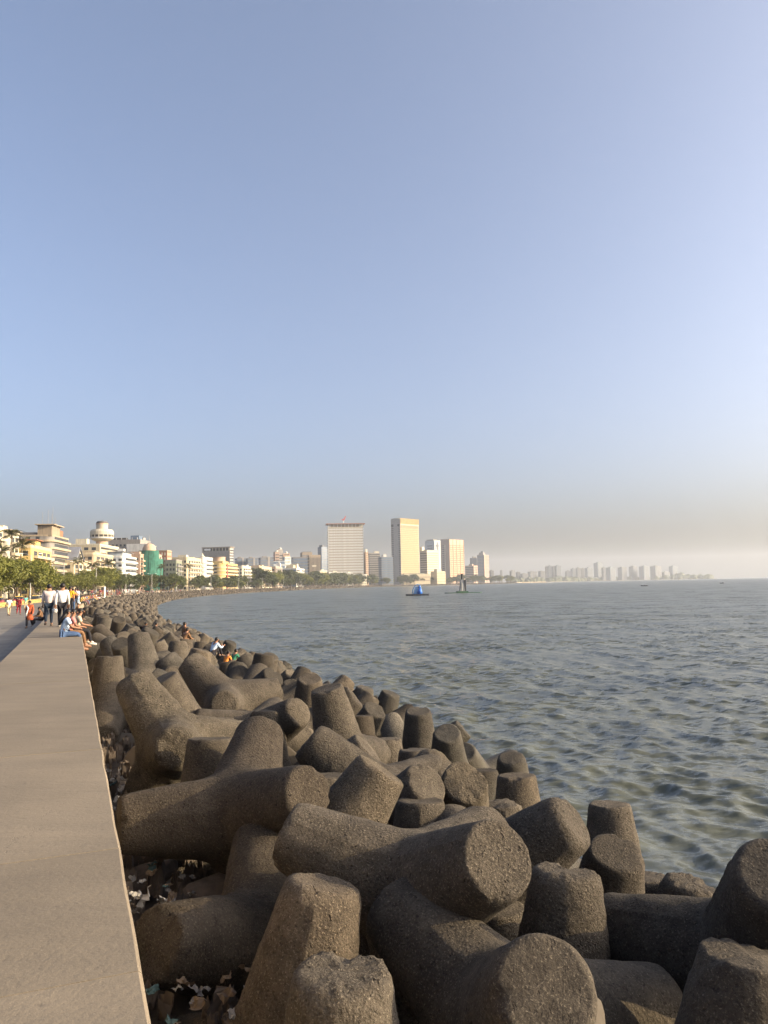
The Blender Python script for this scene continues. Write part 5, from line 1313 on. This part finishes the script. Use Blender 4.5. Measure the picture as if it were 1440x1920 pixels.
def boat(label,x,y,L):
    r_=empty('small_boat',(x,y,0.0),R(5)); tag(r_,label,'boat','small boats out on the bay')
    b=MB(); n=8; ring=[]
    for k in range(n+1):
        t=k/n*2-1; w=0.55*math.sqrt(max(0.02,1-t*t)); up=0.35*t*t
        ring+=[(t*L/2,-w,0.45+up),(t*L/2,-w*0.5,-0.1+up*0.6),(t*L/2,w*0.5,-0.1+up*0.6),(t*L/2,w,0.45+up)]
    b.add(ring,[(k*4+j,k*4+j+1,(k+1)*4+j+1,(k+1)*4+j) for k in range(n) for j in range(3)]); b.build('hull',M['fdark'],r_)
    b=MB(); b.box(-0.25,0.05,-0.5,0.5,0.28,0.36); b.build('thwart',M['bark'],r_)
    p=empty('person',(x+0.2,y,0.36)); tag(p,'rower sitting in the '+label.split(' boat')[0]+' boat','person')
    b=MB(); b.lathe([(0.17,0),(0.22,0.25),(0.2,0.55),(0.08,0.66)],10); b.build('torso',M['c_black'],p,smooth=True)
    b=MB(); b.ball((0,0.02,0.78),(0.1,0.11,0.13),10,6); b.build('head',M['skin'],p,smooth=True)
    b=MB(); b.ball((0,-0.02,0.84),(0.105,0.115,0.1),10,5); b.build('hair',M['hair'],p,smooth=True)
    for sd in(-1,1): b=MB(); b.tube([(0,sd*0.2,0.5),(0.25,sd*0.32,0.3),(0.5,sd*0.3,0.35)],[0.06,0.05,0.04],6); b.build('arm',M['c_black'],p,smooth=True)
boat('dark rowing boat crossing the middle of the bay',188.7,563,5.2)
boat('tiny dark boat far out to the right near the horizon',293.9,674,3.8)

# ------------------------------------------------------------------ rubble and litter in the trough by the wall
q=random.Random(17)
def rock_mesh(seed,flat):
    rg=random.Random(seed); bm=bmesh.new()
    for k in range(16): bm.verts.new((rg.uniform(-1,1),rg.uniform(-0.8,0.8),rg.uniform(-flat,flat)))
    bmesh.ops.convex_hull(bm,input=bm.verts); 
    for v in [v for v in bm.verts if not v.link_faces]: bm.verts.remove(v)
    bmesh.ops.bevel(bm,geom=list(bm.edges),offset=0.06,segments=1,affect='EDGES')
    me=bpy.data.meshes.new('stone'); bm.to_mesh(me); bm.free(); me.materials.append(M['stone']); return me
ROCK=[rock_mesh(i,0.35+0.3*(i%2)) for i in range(5)]
def bedz(s_,u): return float(np.interp(-u,[-0.2,0.8,1.6,3.0],[1.35,1.25,1.0,0.9]))
for k,(s_,u,sz) in enumerate(((8.6,-0.75,0.42),(9.6,-1.25,0.5),(10.3,-0.6,0.38),(9.1,-1.35,0.36),(11.3,-0.9,0.45),(12.2,-0.55,0.4),(7.9,-1.1,0.35),(13.4,-0.8,0.4))):
    x,y,_=shore(s_,u); tag(obj('boulder',ROCK[k%5],None,(x,y,bedz(s_,u)+sz*0.45),(q.uniform(-0.4,0.4),q.uniform(-0.4,0.4),q.uniform(0,6)),(sz,sz,sz)),'broken dark stone slab in the trough beside the wall, '+ORD[k]+' of eight','stone','stone slabs in the trough')
b=MB()
for k in range(420):
    s_=q.uniform(2.5,26); u=-q.random()**1.3*1.9; x,y,_=shore(s_,u); sz=q.uniform(0.04,0.17); me=ROCK[k%5]; m=Euler((q.uniform(0,6),q.uniform(0,6),q.uniform(0,6))).to_matrix()
    b.add([m@(v.co*sz)+Vector((x,y,bedz(s_,u)+0.18+sz*0.3+q.uniform(-0.1,0.12))) for v in me.vertices],[tuple(p.vertices) for p in me.polygons])
tag(b.build('rubble',M['stone']),'loose broken stones in the trough between wall and tetrapods','rubble',kind='stuff')
for n,c in dict(paper=(0.30,0.29,0.27),cardboard=(0.15,0.11,0.075),teal=(0.05,0.09,0.09),grey=(0.14,0.135,0.13)).items(): M['l_'+n]=simple('litter_'+n,c,0.8,0.2,6)
def scrap(b,c,sz,rg):
    n=4; m=Euler((rg.uniform(-0.7,0.7),rg.uniform(-0.7,0.7),rg.uniform(0,6.28))).to_matrix(); pts=[]
    for i in range(n+1):
        for j in range(n+1): pts.append(Vector(c)+m@Vector(((i/n-0.5)*sz*(1+rg.uniform(-0.15,0.15)),(j/n-0.5)*sz*0.7*(1+rg.uniform(-0.2,0.2)),rg.uniform(-0.22,0.22)*sz)))
    b.add(pts,[(i*(n+1)+j,i*(n+1)+j+1,(i+1)*(n+1)+j+1,(i+1)*(n+1)+j) for i in range(n) for j in range(n)])
b=MB()
for k in range(260):
    cl=q.choice((4.4,4.9,6.2,7.4,8.8,9.0,10.8,13,15)); s_=cl+q.gauss(0,0.45); u=-abs(q.gauss(0.55,0.35))-0.12; x,y,_=shore(s_,u); b.mi=q.choice((0,0,1,1,1,2,3,3))
    scrap(b,(x,y,bedz(s_,u)+0.34+q.uniform(0,0.12)),q.uniform(0.05,0.14),q)
tag(b.build('litter',[M['l_paper'],M['l_cardboard'],M['l_teal'],M['l_grey']]),'scattered paper and cardboard scraps in the wall trough','litter',kind='stuff')
for k,(s_,u,sz,mm,lab) in enumerate(((4.55,-0.62,0.24,'paper','large white plastic scrap at the foot of the wall, nearest'),(4.95,-0.8,0.3,'cardboard','crumpled brown cardboard at the foot of the wall, nearest'),(5.35,-0.62,0.2,'paper','pale plastic sheet just beyond the brown cardboard'),(8.9,-0.45,0.26,'paper','pale crumpled paper in the trough below the smooth leaning leg'))):
    b=MB(); x,y,_=shore(s_,u); scrap(b,(0,0,0),sz,q); tag(b.build('litter_scrap',M['l_'+mm],None,(x,y,bedz(s_,u)+0.46)),lab,'litter')

# ------------------------------------------------------------------ haze over the bay
def build_haze():
    m = bpy.data.materials.new('haze_air'); m.use_nodes = True
    nt = m.node_tree; nt.nodes.clear()
    v = nt.nodes.new('ShaderNodeVolumePrincipled'); o = nt.nodes.new('ShaderNodeOutputMaterial')
    v.inputs['Color'].default_value = (0.84,0.90,1.0,1); v.inputs['Density'].default_value = HAZE_DENSITY; v.inputs['Anisotropy'].default_value = 0.2
    nt.links.new(v.outputs[0], o.inputs['Volume'])
    b = MB(); b.box(-7700,7700,-1500,7700,-4.5,230)
    h = b.build('haze', m)
    tag(h, 'pale evening haze lying over the bay', 'haze', kind='stuff')
HAZE_DENSITY = 0.9e-4
build_haze()
